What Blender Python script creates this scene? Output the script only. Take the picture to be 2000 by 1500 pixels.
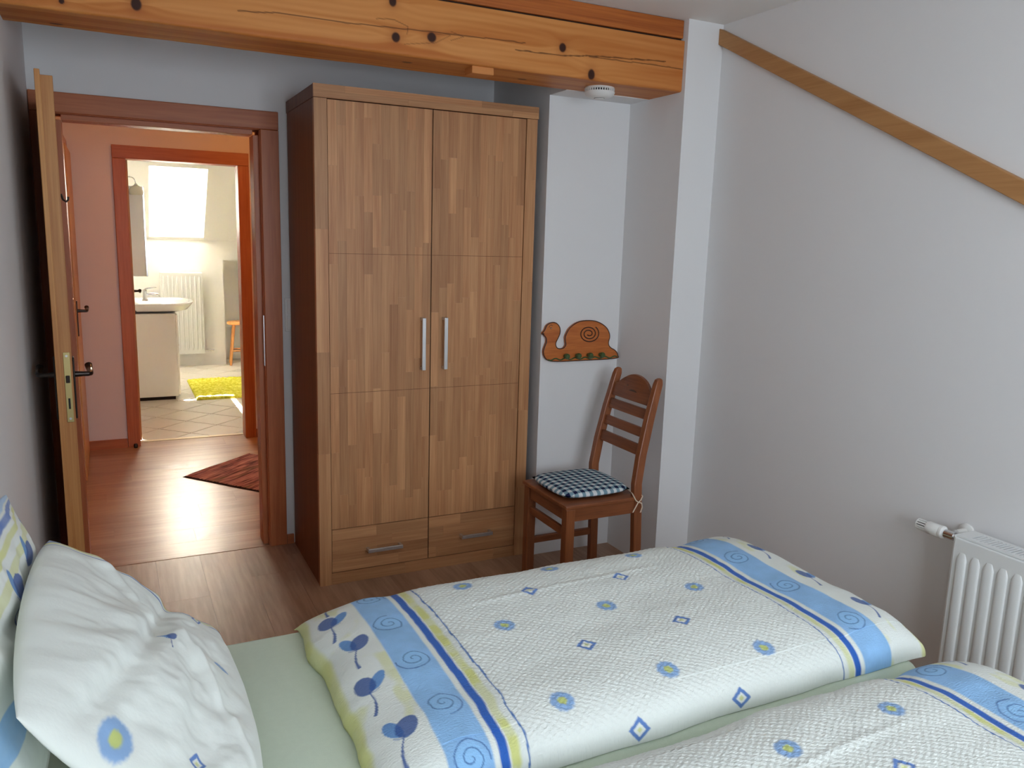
import bpy, math, random
import numpy as np
from mathutils import Vector, Matrix
random.seed(7); RNG = np.random.default_rng(11)
for o in list(bpy.data.objects): bpy.data.objects.remove(o)
SC = bpy.context.scene
COL = SC.collection

# ------------------------------------------------------------------ camera
CAM = np.array([-0.7135, -3.905, 1.5361]); YAW, PITCH, ROLL, FPX = 0.4617, -0.1802, 0.0299, 1574.9
_fw = np.array([math.sin(YAW)*math.cos(PITCH), math.cos(YAW)*math.cos(PITCH), math.sin(PITCH)])
_r0 = np.array([math.cos(YAW), -math.sin(YAW), 0.0]); _u0 = np.cross(_r0, _fw)
_rt = math.cos(ROLL)*_r0 + math.sin(ROLL)*_u0; _up = -math.sin(ROLL)*_r0 + math.cos(ROLL)*_u0
def at(u, v, axis, val):
    """photo pixel (2000x1500) -> point on the plane axis=val of the room"""
    R = _fw*FPX + _rt*(u-1000) + _up*(750-v)
    return CAM + R*(val-CAM[axis])/R[axis]
cam = bpy.data.cameras.new('camera'); camo = bpy.data.objects.new('camera', cam); COL.objects.link(camo)
cam.sensor_width = 36; cam.lens = FPX/2000*36; cam.clip_start = 0.02
camo.matrix_world = Matrix(((_rt[0], _up[0], -_fw[0], CAM[0]), (_rt[1], _up[1], -_fw[1], CAM[1]), (_rt[2], _up[2], -_fw[2], CAM[2]), (0, 0, 0, 1)))
SC.camera = camo

# ------------------------------------------------------------------ light
VS = SC.view_settings
VS.view_transform = 'Standard'; VS.look = 'None'; VS.gamma = 1; VS.use_curve_mapping = False
VS.exposure = -0.24
SUN_DIR = Vector((0.06, -2.25, -1.75)).normalized()        # the way the sunlight travels
W = bpy.data.worlds.new('sky'); SC.world = W; W.use_nodes = True
nt = W.node_tree; nt.nodes.clear()
bg = nt.nodes.new('ShaderNodeBackground'); bg.inputs['Strength'].default_value = 14.0     # bright hazy sky, even all round
bg.inputs['Color'].default_value = (.79, .895, 1.0, 1)
wo = nt.nodes.new('ShaderNodeOutputWorld'); nt.links.new(bg.outputs[0], wo.inputs[0])
sl = bpy.data.lights.new('sun', 'SUN'); sl.energy = 480.0; sl.angle = math.radians(0.6); sl.color = (1, .95, .86)
so = bpy.data.objects.new('sun', sl); COL.objects.link(so); so.rotation_euler = SUN_DIR.to_track_quat('-Z', 'Y').to_euler(); so.location = (0, 12, 9)
def portal(name, loc, direction, sx, sy):
    l = bpy.data.lights.new(name, 'AREA'); l.shape = 'RECTANGLE'; l.size = sx; l.size_y = sy; l.cycles.is_portal = True
    o = bpy.data.objects.new(name, l); COL.objects.link(o); o.location = loc
    o.rotation_euler = Vector(direction).to_track_quat('-Z', 'Y').to_euler()
WX0, WX1, WZ0, WZ1, YF = -0.45, 1.15, 0.90, 2.12, -4.85     # bedroom window in the wall behind the camera
portal('window_portal', ((WX0+WX1)/2, YF-0.16, (WZ0+WZ1)/2), (0, 1, 0), WX1-WX0, WZ1-WZ0)
portal('skylight_portal', (-0.05, 5.55, 1.93), (0, -1, -1), .56, 1.0)
SC.cycles.use_denoising = True
SC.cycles.max_bounces = 9; SC.cycles.diffuse_bounces = 5; SC.cycles.use_adaptive_sampling = True; SC.cycles.adaptive_threshold = .02
SC.cycles.sample_clamp_indirect = 30.0

# ------------------------------------------------------------------ helpers
def s2l(r, g, b):
    f = lambda c: (c/255/12.92) if c/255 <= .04045 else ((c/255+.055)/1.055)**2.4
    return np.array([f(r), f(g), f(b)])
def mat(name, col, rough=.6, metal=0, spec=.5, bump=None, noise=None, coat=0):
    m = bpy.data.materials.new(name); m.use_nodes = True; n = m.node_tree.nodes; L = m.node_tree.links
    b = n['Principled BSDF']; b.inputs['Base Color'].default_value = (*col, 1); b.inputs['Roughness'].default_value = rough
    b.inputs['Metallic'].default_value = metal; b.inputs['Specular IOR Level'].default_value = spec; b.inputs['Coat Weight'].default_value = coat
    tc = n.new('ShaderNodeTexCoord')
    if noise:      # (scale, amount): gentle mottling of the colour
        t = n.new('ShaderNodeTexNoise'); t.inputs['Scale'].default_value = noise[0]; t.inputs['Detail'].default_value = 4
        L.new(tc.outputs['Object'], t.inputs['Vector'])
        h = n.new('ShaderNodeHueSaturation'); h.inputs['Color'].default_value = (*col, 1)
        mr = n.new('ShaderNodeMapRange'); mr.inputs['To Min'].default_value = 1-noise[1]; mr.inputs['To Max'].default_value = 1+noise[1]
        L.new(t.outputs['Fac'], mr.inputs['Value']); L.new(mr.outputs[0], h.inputs['Value']); L.new(h.outputs[0], b.inputs['Base Color'])
    if bump:       # (scale, strength, distance)
        t2 = n.new('ShaderNodeTexNoise'); t2.inputs['Scale'].default_value = bump[0]; t2.inputs['Detail'].default_value = 3
        L.new(tc.outputs['Object'], t2.inputs['Vector'])
        bp = n.new('ShaderNodeBump'); bp.inputs['Strength'].default_value = bump[1]; bp.inputs['Distance'].default_value = bump[2]
        L.new(t2.outputs['Fac'], bp.inputs['Height']); L.new(bp.outputs[0], b.inputs['Normal'])
    return m
def wood(name, dark, light, axis=2, rough=.45, var=.12, spec=.4, across=22, along=1.2, coat=0):
    """grain runs along the local axis; every object gets its own offset and tone"""
    m = bpy.data.materials.new(name); m.use_nodes = True; n = m.node_tree.nodes; L = m.node_tree.links
    b = n['Principled BSDF']; b.inputs['Roughness'].default_value = rough; b.inputs['Specular IOR Level'].default_value = spec
    b.inputs['Coat Weight'].default_value = coat; b.inputs['Coat Roughness'].default_value = .25
    tc = n.new('ShaderNodeTexCoord'); oi = n.new('ShaderNodeObjectInfo')
    add = n.new('ShaderNodeVectorMath'); add.operation = 'MULTIPLY_ADD'
    L.new(oi.outputs['Random'], add.inputs[0]); add.inputs[1].default_value = (37, 53, 71); L.new(tc.outputs['Object'], add.inputs[2])
    def layer(ac, al, det, dist):
        mp = n.new('ShaderNodeMapping'); s = [ac]*3; s[axis] = al; mp.inputs['Scale'].default_value = s
        L.new(add.outputs[0], mp.inputs['Vector'])
        t = n.new('ShaderNodeTexNoise'); t.inputs['Scale'].default_value = 1; t.inputs['Detail'].default_value = det; t.inputs['Distortion'].default_value = dist
        L.new(mp.outputs[0], t.inputs['Vector']); return t
    a = layer(across, along, 3, .6); c = layer(across*7, along*5, 4, .2)
    mx = n.new('ShaderNodeMix'); mx.inputs[0].default_value = .4
    L.new(a.outputs['Fac'], mx.inputs[2]); L.new(c.outputs['Fac'], mx.inputs[3])
    r = n.new('ShaderNodeValToRGB'); r.color_ramp.elements[0].position = .33; r.color_ramp.elements[1].position = .66
    r.color_ramp.elements[0].color = (*dark, 1); r.color_ramp.elements[1].color = (*light, 1)
    L.new(mx.outputs[0], r.inputs[0])
    h = n.new('ShaderNodeHueSaturation'); mr = n.new('ShaderNodeMapRange'); mr.inputs['To Min'].default_value = 1-var; mr.inputs['To Max'].default_value = 1+var
    L.new(oi.outputs['Random'], mr.inputs['Value']); L.new(mr.outputs[0], h.inputs['Value']); L.new(r.outputs[0], h.inputs['Color'])
    L.new(h.outputs[0], b.inputs['Base Color'])
    bp = n.new('ShaderNodeBump'); bp.inputs['Strength'].default_value = .12; bp.inputs['Distance'].default_value = .002
    L.new(c.outputs['Fac'], bp.inputs['Height']); L.new(bp.outputs[0], b.inputs['Normal'])
    return m
def printed(name, rough=.85, bump=None, uvscale=(1, 1), sheen=0, rough_attr=False):
    """colour comes from the printed cover stored on the mesh ('print'); woven relief from a noise in cloth coordinates"""
    m = bpy.data.materials.new(name); m.use_nodes = True; n = m.node_tree.nodes; L = m.node_tree.links
    b = n['Principled BSDF']; b.inputs['Roughness'].default_value = rough; b.inputs['Specular IOR Level'].default_value = .25; b.inputs['Sheen Weight'].default_value = sheen
    a = n.new('ShaderNodeAttribute'); a.attribute_name = 'print'; L.new(a.outputs['Color'], b.inputs['Base Color'])
    if bump:
        tc = n.new('ShaderNodeTexCoord'); mp = n.new('ShaderNodeMapping'); mp.inputs['Scale'].default_value = (*uvscale, 1)
        L.new(tc.outputs['Object'], mp.inputs['Vector'])
        t = n.new('ShaderNodeTexNoise'); t.inputs['Scale'].default_value = 1; t.inputs['Detail'].default_value = 2
        L.new(mp.outputs[0], t.inputs['Vector'])
        bp = n.new('ShaderNodeBump'); bp.inputs['Strength'].default_value = bump[0]; bp.inputs['Distance'].default_value = bump[1]
        L.new(t.outputs['Fac'], bp.inputs['Height']); L.new(bp.outputs[0], b.inputs['Normal'])
    return m
class MB:
    def __init__(s): s.v = []; s.f = []
    def add(s, v, f):
        o = len(s.v); s.v += [tuple(map(float, p)) for p in v]; s.f += [[i+o for i in q] for q in f]; return s
    def box(s, x0, x1, y0, y1, z0, z1):
        return s.add([(x0,y0,z0),(x1,y0,z0),(x1,y1,z0),(x0,y1,z0),(x0,y0,z1),(x1,y0,z1),(x1,y1,z1),(x0,y1,z1)],
                     [(0,3,2,1),(4,5,6,7),(0,1,5,4),(1,2,6,5),(2,3,7,6),(3,0,4,7)])
    def hexa(s, lo, hi):
        """four lower corners and four upper corners, counter-clockwise"""
        return s.add(list(lo)+list(hi), [(0,3,2,1),(4,5,6,7),(0,1,5,4),(1,2,6,5),(2,3,7,6),(3,0,4,7)])
    def tube(s, pts, r, seg=10, close=True):
        P = [Vector(p) for p in pts]; rs = r if hasattr(r, '__len__') else [r]*len(P); ring = []; prev = None
        for i, p in enumerate(P):
            t = (P[min(i+1, len(P)-1)]-P[max(i-1, 0)]).normalized()
            if prev is None: a = t.orthogonal().normalized()
            else: a = (prev-t*prev.dot(t)).normalized()
            prev = a; b = t.cross(a)
            ring.append([p+(a*math.cos(2*math.pi*k/seg)+b*math.sin(2*math.pi*k/seg))*rs[i] for k in range(seg)])
        v = [q for g in ring for q in g]; f = []
        for i in range(len(P)-1):
            for k in range(seg): f.append((i*seg+k, i*seg+(k+1) % seg, (i+1)*seg+(k+1) % seg, (i+1)*seg+k))
        if close: f.append(tuple(range(seg))[::-1]); f.append(tuple(range((len(P)-1)*seg, len(P)*seg)))
        return s.add(v, f)
    def lathe(s, prof, c=(0, 0, 0), axis=2, seg=24):
        """prof: (radius, height) pairs along the axis"""
        v = []; f = []
        for r, h in prof:
            for k in range(seg):
                a = 2*math.pi*k/seg; q = [r*math.cos(a), r*math.sin(a)]; p = [0, 0, 0]
                p[axis] = h; p[(axis+1) % 3] = q[0]; p[(axis+2) % 3] = q[1]; v.append((p[0]+c[0], p[1]+c[1], p[2]+c[2]))
        n = len(prof)
        for i in range(n-1):
            for k in range(seg): f.append((i*seg+k, i*seg+(k+1) % seg, (i+1)*seg+(k+1) % seg, (i+1)*seg+k))
        f.append(tuple(range(seg))[::-1]); f.append(tuple(range((n-1)*seg, n*seg)))
        return s.add(v, f)
    def prism(s, poly, axis, a, b):
        """2-D outline extruded along axis from a to b (outline in the two other axes, cyclic order)"""
        n = len(poly); v = []
        for h in (a, b):
            for q in poly:
                p = [0, 0, 0]; p[axis] = h; p[(axis+1) % 3] = q[0]; p[(axis+2) % 3] = q[1]; v.append(p)
        f = [tuple(range(n))[::-1], tuple(range(n, 2*n))]+[(i, (i+1) % n, n+(i+1) % n, n+i) for i in range(n)]
        return s.add(v, f)
    def build(s, name, m, parent=None, bevel=0, smooth=False, loc=None):
        me = bpy.data.meshes.new(name); me.from_pydata(s.v, [], s.f); me.update()
        import bmesh
        bm = bmesh.new(); bm.from_mesh(me); bmesh.ops.recalc_face_normals(bm, faces=bm.faces); bm.to_mesh(me); bm.free()
        me.materials.append(m)
        if smooth:
            me.polygons.foreach_set('use_smooth', [True]*len(me.polygons)); me.set_sharp_from_angle(angle=math.radians(40))
        o = bpy.data.objects.new(name, me); COL.objects.link(o)
        if parent: o.parent = parent
        if loc: o.location = loc
        if bevel:
            b = o.modifiers.new('bevel', 'BEVEL'); b.width = bevel; b.segments = 2; b.limit_method = 'ANGLE'; b.angle_limit = math.radians(40)
        return o
def B(*a): return MB().box(*a)
def tag(o, label, cat=None, group=None, kind=None):
    o['label'] = label
    if cat: o['category'] = cat
    if group: o['group'] = group
    if kind: o['kind'] = kind
    return o
def thing(name, loc, label, cat=None, group=None, kind=None):
    o = bpy.data.objects.new(name, None); COL.objects.link(o); o.location = loc; o.empty_display_size = .1
    return tag(o, label, cat, group, kind)
class T:
    turn = (0, 0)
    """a thing: an Empty at its base; parts are given in room coordinates and moved into the thing's own"""
    def __init__(s, name, base, label, cat=None, group=None, kind=None):
        s.o = thing(name, base, label, cat, group, kind); s.b = base
    def part(s, name, mb, m, parent=None, bevel=0, smooth=False):
        k, yr = s.turn                                     # a leaf opened a little past square
        mb.v = [(p[0]-s.b[0]+k*(p[1]-yr), p[1]-s.b[1], p[2]-s.b[2]) for p in mb.v]
        return mb.build(name, m, parent or s.o, bevel, smooth)
def grid_object(name, P, C, m, parent=None, closed_under=None, base=(0, 0, 0)):
    """P: (n,m,3) surface points, C: (n,m,3) print colours; closed_under: (n,m,3) underside sharing the border"""
    n, k = P.shape[:2]; idx = np.arange(n*k).reshape(n, k)
    q = np.stack([idx[:-1, :-1], idx[1:, :-1], idx[1:, 1:], idx[:-1, 1:]], -1).reshape(-1, 4)
    V = P.reshape(-1, 3); CC = C.reshape(-1, 3)
    if closed_under is not None:
        i2 = idx.copy()+n*k
        for sl in (np.s_[0, :], np.s_[-1, :], np.s_[:, 0], np.s_[:, -1]): i2[sl] = idx[sl]
        q2 = np.stack([i2[:-1, :-1], i2[:-1, 1:], i2[1:, 1:], i2[1:, :-1]], -1).reshape(-1, 4)
        q = np.concatenate([q, q2]); V = np.concatenate([V, closed_under.reshape(-1, 3)]); CC = np.concatenate([CC, CC])
    V = V-np.array(base)
    me = bpy.data.meshes.new(name); me.vertices.add(len(V)); me.vertices.foreach_set('co', V.astype(np.float32).ravel())
    me.loops.add(q.size); me.loops.foreach_set('vertex_index', q.astype(np.int32).ravel())
    me.polygons.add(len(q)); me.polygons.foreach_set('loop_start', np.arange(0, q.size, 4, dtype=np.int32))
    me.polygons.foreach_set('use_smooth', np.ones(len(q), bool))
    me.update(calc_edges=True); me.validate()
    a = me.attributes.new('print', 'FLOAT_COLOR', 'POINT')
    a.data.foreach_set('color', np.concatenate([CC, np.ones((len(CC), 1))], 1).astype(np.float32).ravel())
    me.materials.append(m)
    o = bpy.data.objects.new(name, me); COL.objects.link(o)
    if parent: o.parent = parent
    else: o.location = base
    return o
def vnoise(x, y, seed=0):
    r = np.random.default_rng(seed).random((256, 256)); xi = np.floor(x).astype(int); yi = np.floor(y).astype(int)
    fx = x-xi; fy = y-yi; fx = fx*fx*(3-2*fx); fy = fy*fy*(3-2*fy); g = lambda a, b: r[a & 255, b & 255]
    return (g(xi, yi)*(1-fx)+g(xi+1, yi)*fx)*(1-fy)+(g(xi, yi+1)*(1-fx)+g(xi+1, yi+1)*fx)*fy
def fbm(x, y, seed=0, o=4):
    t = 0; a = .5
    for i in range(o): t = t+a*vnoise(x*2**i, y*2**i, seed+i); a *= .5
    return t/(1-.5**o)
def sm(a, b, x): t = np.clip((x-a)/(b-a), 0, 1); return t*t*(3-2*t)
def lay(C, col, k): return C*(1-k[..., None])+np.asarray(col)*k[..., None]

# ------------------------------------------------------------------ materials
M = {}
M['wall'] = mat('white_paint', (.79, .778, .772), .9, bump=(180, .05, .002), noise=(1.5, .02))
M['hallwall'] = mat('hall_paint', (.80, .70, .68), .9, bump=(180, .05, .002), noise=(1.5, .02))
M['bathwall'] = mat('bath_paint', (.89, .875, .84), .8, noise=(2, .02))
M['ceil'] = mat('ceiling_paint', (.80, .775, .74), .92, noise=(2, .02))
M['laminate_y'] = wood('laminate', s2l(144, 108, 84), s2l(186, 150, 122), 1, .36, .07, .5, 9, .9)
M['laminate_x'] = wood('hall_laminate', s2l(152, 108, 80), s2l(190, 148, 116), 0, .30, .04, .5, 9, .9)
M['slab'] = mat('screed', (.02, .015, .012), .9)
M['tile'] = mat('floor_tile', (.78, .735, .65), .25, spec=.5, noise=(6, .04))
M['grout'] = mat('grout', (.30, .26, .20), .9)
M['frame'] = wood('beech_frame', s2l(164, 88, 50), s2l(194, 116, 72), 2, .4, .05, .4, 14, 1)
M['framex'] = wood('beech_lintel', s2l(164, 88, 50), s2l(194, 116, 72), 0, .4, .05, .4, 14, 1)
M['leaf'] = wood('door_leaf_pine', s2l(168, 108, 58), s2l(204, 148, 88), 2, .4, .05, .4, 30, .7)
M['leafface'] = wood('door_face', s2l(140, 80, 48), s2l(172, 106, 66), 2, .4, .05, .4, 14, 1)
M['brass'] = mat('aged_brass', (.50, .40, .18), .38, 1)
M['bronze'] = mat('dark_bronze', (.05, .04, .035), .28, .8)
M['black'] = mat('dark_hole', (.01, .01, .01), .8)
M['oakz'] = wood('oak_stave', s2l(170, 114, 74), s2l(204, 152, 106), 2, .45, .16, .35, 26, 1.1)
M['oakx'] = wood('oak_stave_across', s2l(170, 114, 74), s2l(204, 152, 106), 0, .45, .16, .35, 26, 1.1)
M['oakshaded'] = wood('oak_side_shaded', s2l(104, 62, 36), s2l(132, 84, 52), 2, .5, .03, .3, 26, 1.0)  # brown oak veneer, darkened to paint in the shade on the wardrobe's side
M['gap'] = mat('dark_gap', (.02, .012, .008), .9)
M['steel'] = mat('brushed_steel', (.62, .62, .62), .35, .9)
M['chairz'] = wood('stained_pine_upright', s2l(116, 64, 36), s2l(156, 92, 54), 2, .35, .06, .45, 24, 1.5)
M['chairx'] = wood('stained_pine_depth', s2l(116, 64, 36), s2l(156, 92, 54), 0, .35, .06, .45, 24, 1.5)
M['chairy'] = wood('stained_pine_cross', s2l(110, 60, 34), s2l(150, 88, 52), 1, .35, .06, .45, 24, 1.5)
M['rail'] = wood('beech_rail', s2l(168, 118, 72), s2l(192, 142, 92), 1, .5, .03, .3, 20, 1)
M['radi'] = mat('radiator_enamel', (.80, .81, .80), .35, spec=.5)
M['plastic'] = mat('white_plastic', (.80, .79, .76), .4)
M['chrome'] = mat('chrome', (.75, .75, .76), .12, 1)
M['sheet'] = mat('terry_sheet', s2l(212, 224, 204), .95, bump=(900, .5, .002), noise=(60, .04))
M['bedwood'] = wood('bed_pine', s2l(150, 96, 54), s2l(190, 136, 84), 0, .5, .05)
M['duvet'] = printed('duvet_print', .9, (.55, .004), (150, 260), .1)
M['pillow'] = printed('pillow_print', .9, (.2, .002), (160, 160), .1)
M['gingham'] = printed('gingham_cloth', .9, (.2, .001), (500, 500))
M['string'] = mat('tie_string', (.75, .62, .48), .9)
M['beam'] = printed('beam_pine', .5, (.15, .002), (8, 120))
M['beam2'] = wood('upper_timber', s2l(150, 74, 26), s2l(196, 112, 50), 0, .5, .03, .35, 30, .8)
M['block'] = wood('block_pine', s2l(190, 112, 54), s2l(214, 140, 74), 0, .5, .02)
M['ragrug'] = printed('rag_rug_yarn', .95, (.6, .004), (120, 120))
M['shag'] = printed('shag_yarn', .95, (.6, .006), (140, 140))
M['snail'] = wood('snail_pine', s2l(168, 84, 34), s2l(206, 122, 58), 0, .35, .02, .5, 40, 3)
M['knot'] = mat('knot_wood', (.07, .026, .012), .45)
M['burn'] = mat('burnt_line', (.05, .015, .008), .6)
M['green'] = mat('green_paint', (.06, .10, .03), .4)
M['ceramic'] = mat('white_ceramic', (.86, .87, .86), .12, spec=.6)
M['cab'] = mat('white_cabinet', (.88, .86, .82), .3)
M['stool'] = wood('stool_beech', s2l(196, 128, 70), s2l(224, 160, 96), 2, .45, .03)
M['frost'] = mat('pearl_glass', (.86, .82, .68), .15)
M['winframe'] = mat('white_window_frame', (.82, .82, .80), .4)
gm = bpy.data.materials.new('window_glass'); gm.use_nodes = True; n = gm.node_tree.nodes; n.clear()
tr = n.new('ShaderNodeBsdfTransparent'); gl = n.new('ShaderNodeBsdfGlossy'); gl.inputs['Roughness'].default_value = .02
mx = n.new('ShaderNodeMixShader'); mx.inputs[0].default_value = .06; out = n.new('ShaderNodeOutputMaterial')
gm.node_tree.links.new(tr.outputs[0], mx.inputs[1]); gm.node_tree.links.new(gl.outputs[0], mx.inputs[2]); gm.node_tree.links.new(mx.outputs[0], out.inputs[0])
M['glass'] = gm

# ------------------------------------------------------------------ the setting
XL, XR, ZC = -0.98, 1.693, 2.455          # bedroom left wall, right wall, ceiling
XP0, XC0, YP, YC, ZS = 1.078, 1.508, -0.596, -1.0, 2.163
YB0, YB1 = 2.226, 2.356                    # wall between hall and bathroom
HX1 = 1.70; BX0, BX1, YK, ZK = -0.575, 1.50, 5.76, 1.40
def S(name, mb, m, label, bevel=0): return tag(mb.build(name, m, None, bevel), label, kind='structure')
def floorboards(name, label, m, x0, x1, y0, y1, width, length, along, gap):
    f = S(name, B(x0, x1, y0, y1, -.10, -.009), M['slab'], label)
    a0, a1, c0, c1 = (y0, y1, x0, x1) if along == 1 else (x0, x1, y0, y1)
    r = 0; c = c0
    while c < c1-.001:
        ce = min(c+width, c1); a = a0-random.random()*length*.9
        while a < a1-.001:
            s, e = max(a, a0), min(a+length, a1)
            if e-s > .02:
                q = (c+gap/2, ce-gap/2, s+gap/2, e-gap/2) if along == 1 else (s+gap/2, e-gap/2, c+gap/2, ce-gap/2)
                B(*q, -.009, 0).build('plank', m, f)
            a += length
        c = ce; r += 1
    return f
floorboards('floor', 'brown oak-look laminate floor of the bedroom between bed and wardrobe', M['laminate_y'], XL, XR, YF, -.006, .19, 1.28, 1, .0007)
floorboards('floor_hall', 'shiny reddish laminate floor of the hall beyond the open door', M['laminate_x'], -.96, HX1, .002, YB1, .19, 1.28, 0, .0005)
def clip(poly, axis, val, keep_less):
    r = []
    for i in range(len(poly)):
        a, b = poly[i], poly[(i+1) % len(poly)]; ia = (a[axis] <= val) == keep_less; ib = (b[axis] <= val) == keep_less
        if ia: r.append(a)
        if ia != ib:
            t = (val-a[axis])/(b[axis]-a[axis]); r.append((a[0]+t*(b[0]-a[0]), a[1]+t*(b[1]-a[1])))
    return r
bf = S('floor_bathroom', B(BX0, BX1, YB1, 6.2, -.10, -.008), M['grout'], 'pale diagonal tile floor of the bright bathroom')
ts = .30; h = ts/2*.97
for i in range(-16, 17):
    for j in range(-16, 17):
        cx, cy = .4+(i-j)*ts*.7071, 4.2+(i+j)*ts*.7071; k = h*1.4142
        p = [(cx-k, cy), (cx, cy-k), (cx+k, cy), (cx, cy+k)]
        for ax, v, kl in ((0, BX1, True), (0, BX0, False), (1, 6.2, True), (1, YB1+.004, False)):
            p = clip(p, ax, v, kl) if p else p
        if len(p) >= 3 and abs(sum(p[q][0]*p[(q+1) % len(p)][1]-p[(q+1) % len(p)][0]*p[q][1] for q in range(len(p)))) > .004:
            MB().prism(p, 2, -.008, 0).build('tile', M['tile'], bf)
S('wall_left', B(XL-.12, XL, YF, 0, 0, ZC), M['wall'], 'white bedroom wall behind the open door and the pillows')
S('wall_right', B(XR, XR+.12, YF, 0, 0, ZC), M['wall'], 'white wall with the slanting wooden rail and the radiator')
mb = MB(); mb.box(XL-.12, -.935, 0, .13, 0, ZC); mb.box(-.04, HX1+.1, 0, .13, 0, ZC); mb.box(-.935, -.04, 0, .13, 2.012, ZC)
S('wall_back', mb, M['wall'], 'white wall around the bedroom door and behind the wardrobe')
mb = MB(); mb.box(XL-.12, WX0, YF-.16, YF, 0, ZC); mb.box(WX1, XR+.12, YF-.16, YF, 0, ZC); mb.box(WX0, WX1, YF-.16, YF, 0, WZ0); mb.box(WX0, WX1, YF-.16, YF, WZ1, ZC)
S('wall_front', mb, M['wall'], 'white bedroom wall holding the window opposite the door')
S('wall_niche', B(XP0, XC0, YP, 0, 0, ZC).box(XP0, XC0, -.745, YP, ZS, ZC), M['wall'], 'white wall block behind the chair with the snail rack on it')
S('wall_pillar', B(XC0, XR, YC, 0, 0, ZC), M['wall'], 'narrow white pillar where the ceiling beam ends', )
S('ceiling', B(XL-.12, XR+.12, YF-.16, .13, ZC, ZC+.12), M['ceil'], 'white bedroom ceiling above the beam')
S('wall_hall_left', B(-1.08, -.962, .13, YB0, 0, ZC), M['hallwall'], 'left wall of the hall with a closed wooden door')
S('wall_hall_right', B(HX1, HX1+.1, .13, YB0, 0, ZC), M['hallwall'], 'end wall of the hall hidden past the door frame')
S('ceiling_hall', B(-1.08, HX1+.1, .13, YB1, ZC, ZC+.12), M['ceil'], 'hall ceiling carrying the assumed warm lamp')
BA0, BA1 = -.592, .122                     # clear width of the bathroom doorway
mb = MB(); mb.box(-1.08, BA0-.03, YB0, YB1, 0, ZC); mb.box(BA1+.03, HX1+.1, YB0, YB1, 0, ZC); mb.box(BA0-.03, BA1+.03, YB0, YB1, 2.004, ZC)
S('wall_partition', mb, M['hallwall'], 'hall wall around the bathroom doorway')
S('wall_bath_left', B(BX0-.12, BX0, 3.2, 6.25, 0, ZC), M['bathwall'], 'bathroom wall behind the washbasin cabinet').data
S('wall_bath_front', B(-1.08, BX0-.12, YB1, 3.32, 0, ZC).box(BX0-.12, BX0-.118, YB1, 3.2, 0, ZC), M['bathwall'], 'bathroom wall stub beside the doorway')
S('wall_bath_right', B(BX1, BX1+.12, YB1, 6.25, 0, ZC), M['bathwall'], 'right bathroom wall beyond the doorway')
NX = .417
mb = MB(); mb.box(BX0, NX, YK, 6.25, 0, ZK); mb.box(NX, BX1, YK, 6.25, 1.185, ZK); mb.box(NX, BX1, 6.15, 6.25, 0, 1.185)
S('wall_bath_knee', mb, M['bathwall'], 'low bathroom wall with the radiator and a deep niche')
# sloped bathroom ceiling with the roof window opening, 45 degrees
def slope(x0, x1, s0, s1, t=.22):
    q = lambda s, d: (YK-s*.7071+d*.7071, ZK+s*.7071+d*.7071)
    a, b, c, e = q(s0, 0), q(s1, 0), q(s1, t), q(s0, t)
    return [(x0, *a), (x1, *a), (x1, *b), (x0, *b)], [(x0, *e), (x1, *e), (x1, *c), (x0, *c)]
SX0, SX1, S0, S1, STOP = -.33, .22, .04, 1.02, 1.50
mb = MB()
for q in ((BX0-.12, SX0, -.05, STOP), (SX1, BX1+.12, -.05, STOP), (SX0, SX1, -.05, S0), (SX0, SX1, S1, STOP)): mb.hexa(*slope(*q))
mb.box(BX0-.5, BX1+.12, YB1, YK-STOP*.7071+.02, ZC, ZC+.12)
S('ceiling_bath', mb, M['bathwall'], 'sloping white bathroom ceiling around the bright roof window')
S('wall_bath_roof', B(BX0-.12, BX1+.12, YK, 6.3, ZK, ZK+.04).box(BX0-.12, BX1+.12, 6.25, 6.4, -.1, ZK+.3), M['bathwall'], 'outer eaves edge behind the low bathroom wall')
w = thing('window_1', (-.05, 5.3, 1.9), 'bright roof window in the sloping bathroom ceiling', kind='structure')
def wpart(name, mb, m): mb.v = [(p[0]+.05, p[1]-5.3, p[2]-1.9) for p in mb.v]; return mb.build(name, m, w)
def slopebox(x0, x1, s0, s1, d0, d1):
    q = lambda s, d: (YK-s*.7071+d*.7071, ZK+s*.7071+d*.7071)
    a, b, c, e = q(s0, d0), q(s1, d0), q(s1, d1), q(s0, d1)
    return MB().hexa([(x0, *a), (x1, *a), (x1, *b), (x0, *b)], [(x0, *e), (x1, *e), (x1, *c), (x0, *c)])
for q in ((SX0+.001, SX0+.035, S0+.001, S1-.001), (SX1-.035, SX1-.001, S0+.001, S1-.001), (SX0+.035, SX1-.035, S0+.001, S0+.035), (SX0+.035, SX1-.035, S1-.035, S1-.001)):
    wpart('sash', slopebox(*q, .15, .19), M['winframe'])
wpart('pane', slopebox(SX0+.03, SX1-.03, S0+.03, S1-.03, .168, .172), M['glass'])
bm_ = bpy.data.materials.new('blind_fabric'); bm_.use_nodes = True; n = bm_.node_tree.nodes; n.clear()
t1 = n.new('ShaderNodeBsdfTranslucent'); t1.inputs[0].default_value = (.93, .90, .84, 1); t2 = n.new('ShaderNodeBsdfDiffuse'); t2.inputs[0].default_value = (.85, .83, .78, 1)
mx = n.new('ShaderNodeMixShader'); mx.inputs[0].default_value = .15; out_ = n.new('ShaderNodeOutputMaterial')
for a_, b_ in ((t1.outputs[0], mx.inputs[1]), (t2.outputs[0], mx.inputs[2]), (mx.outputs[0], out_.inputs[0])): bm_.node_tree.links.new(a_, b_)
wpart('roller_blind', slopebox(SX0+.004, SX1-.055, S0+.055, S1-.004, .120, .1205), bm_)
w2 = T('window_2', ((WX0+WX1)/2, YF-.08, WZ0), 'white two-pane window opposite the bedroom door', kind='structure')
xm = (WX0+WX1)/2
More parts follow.
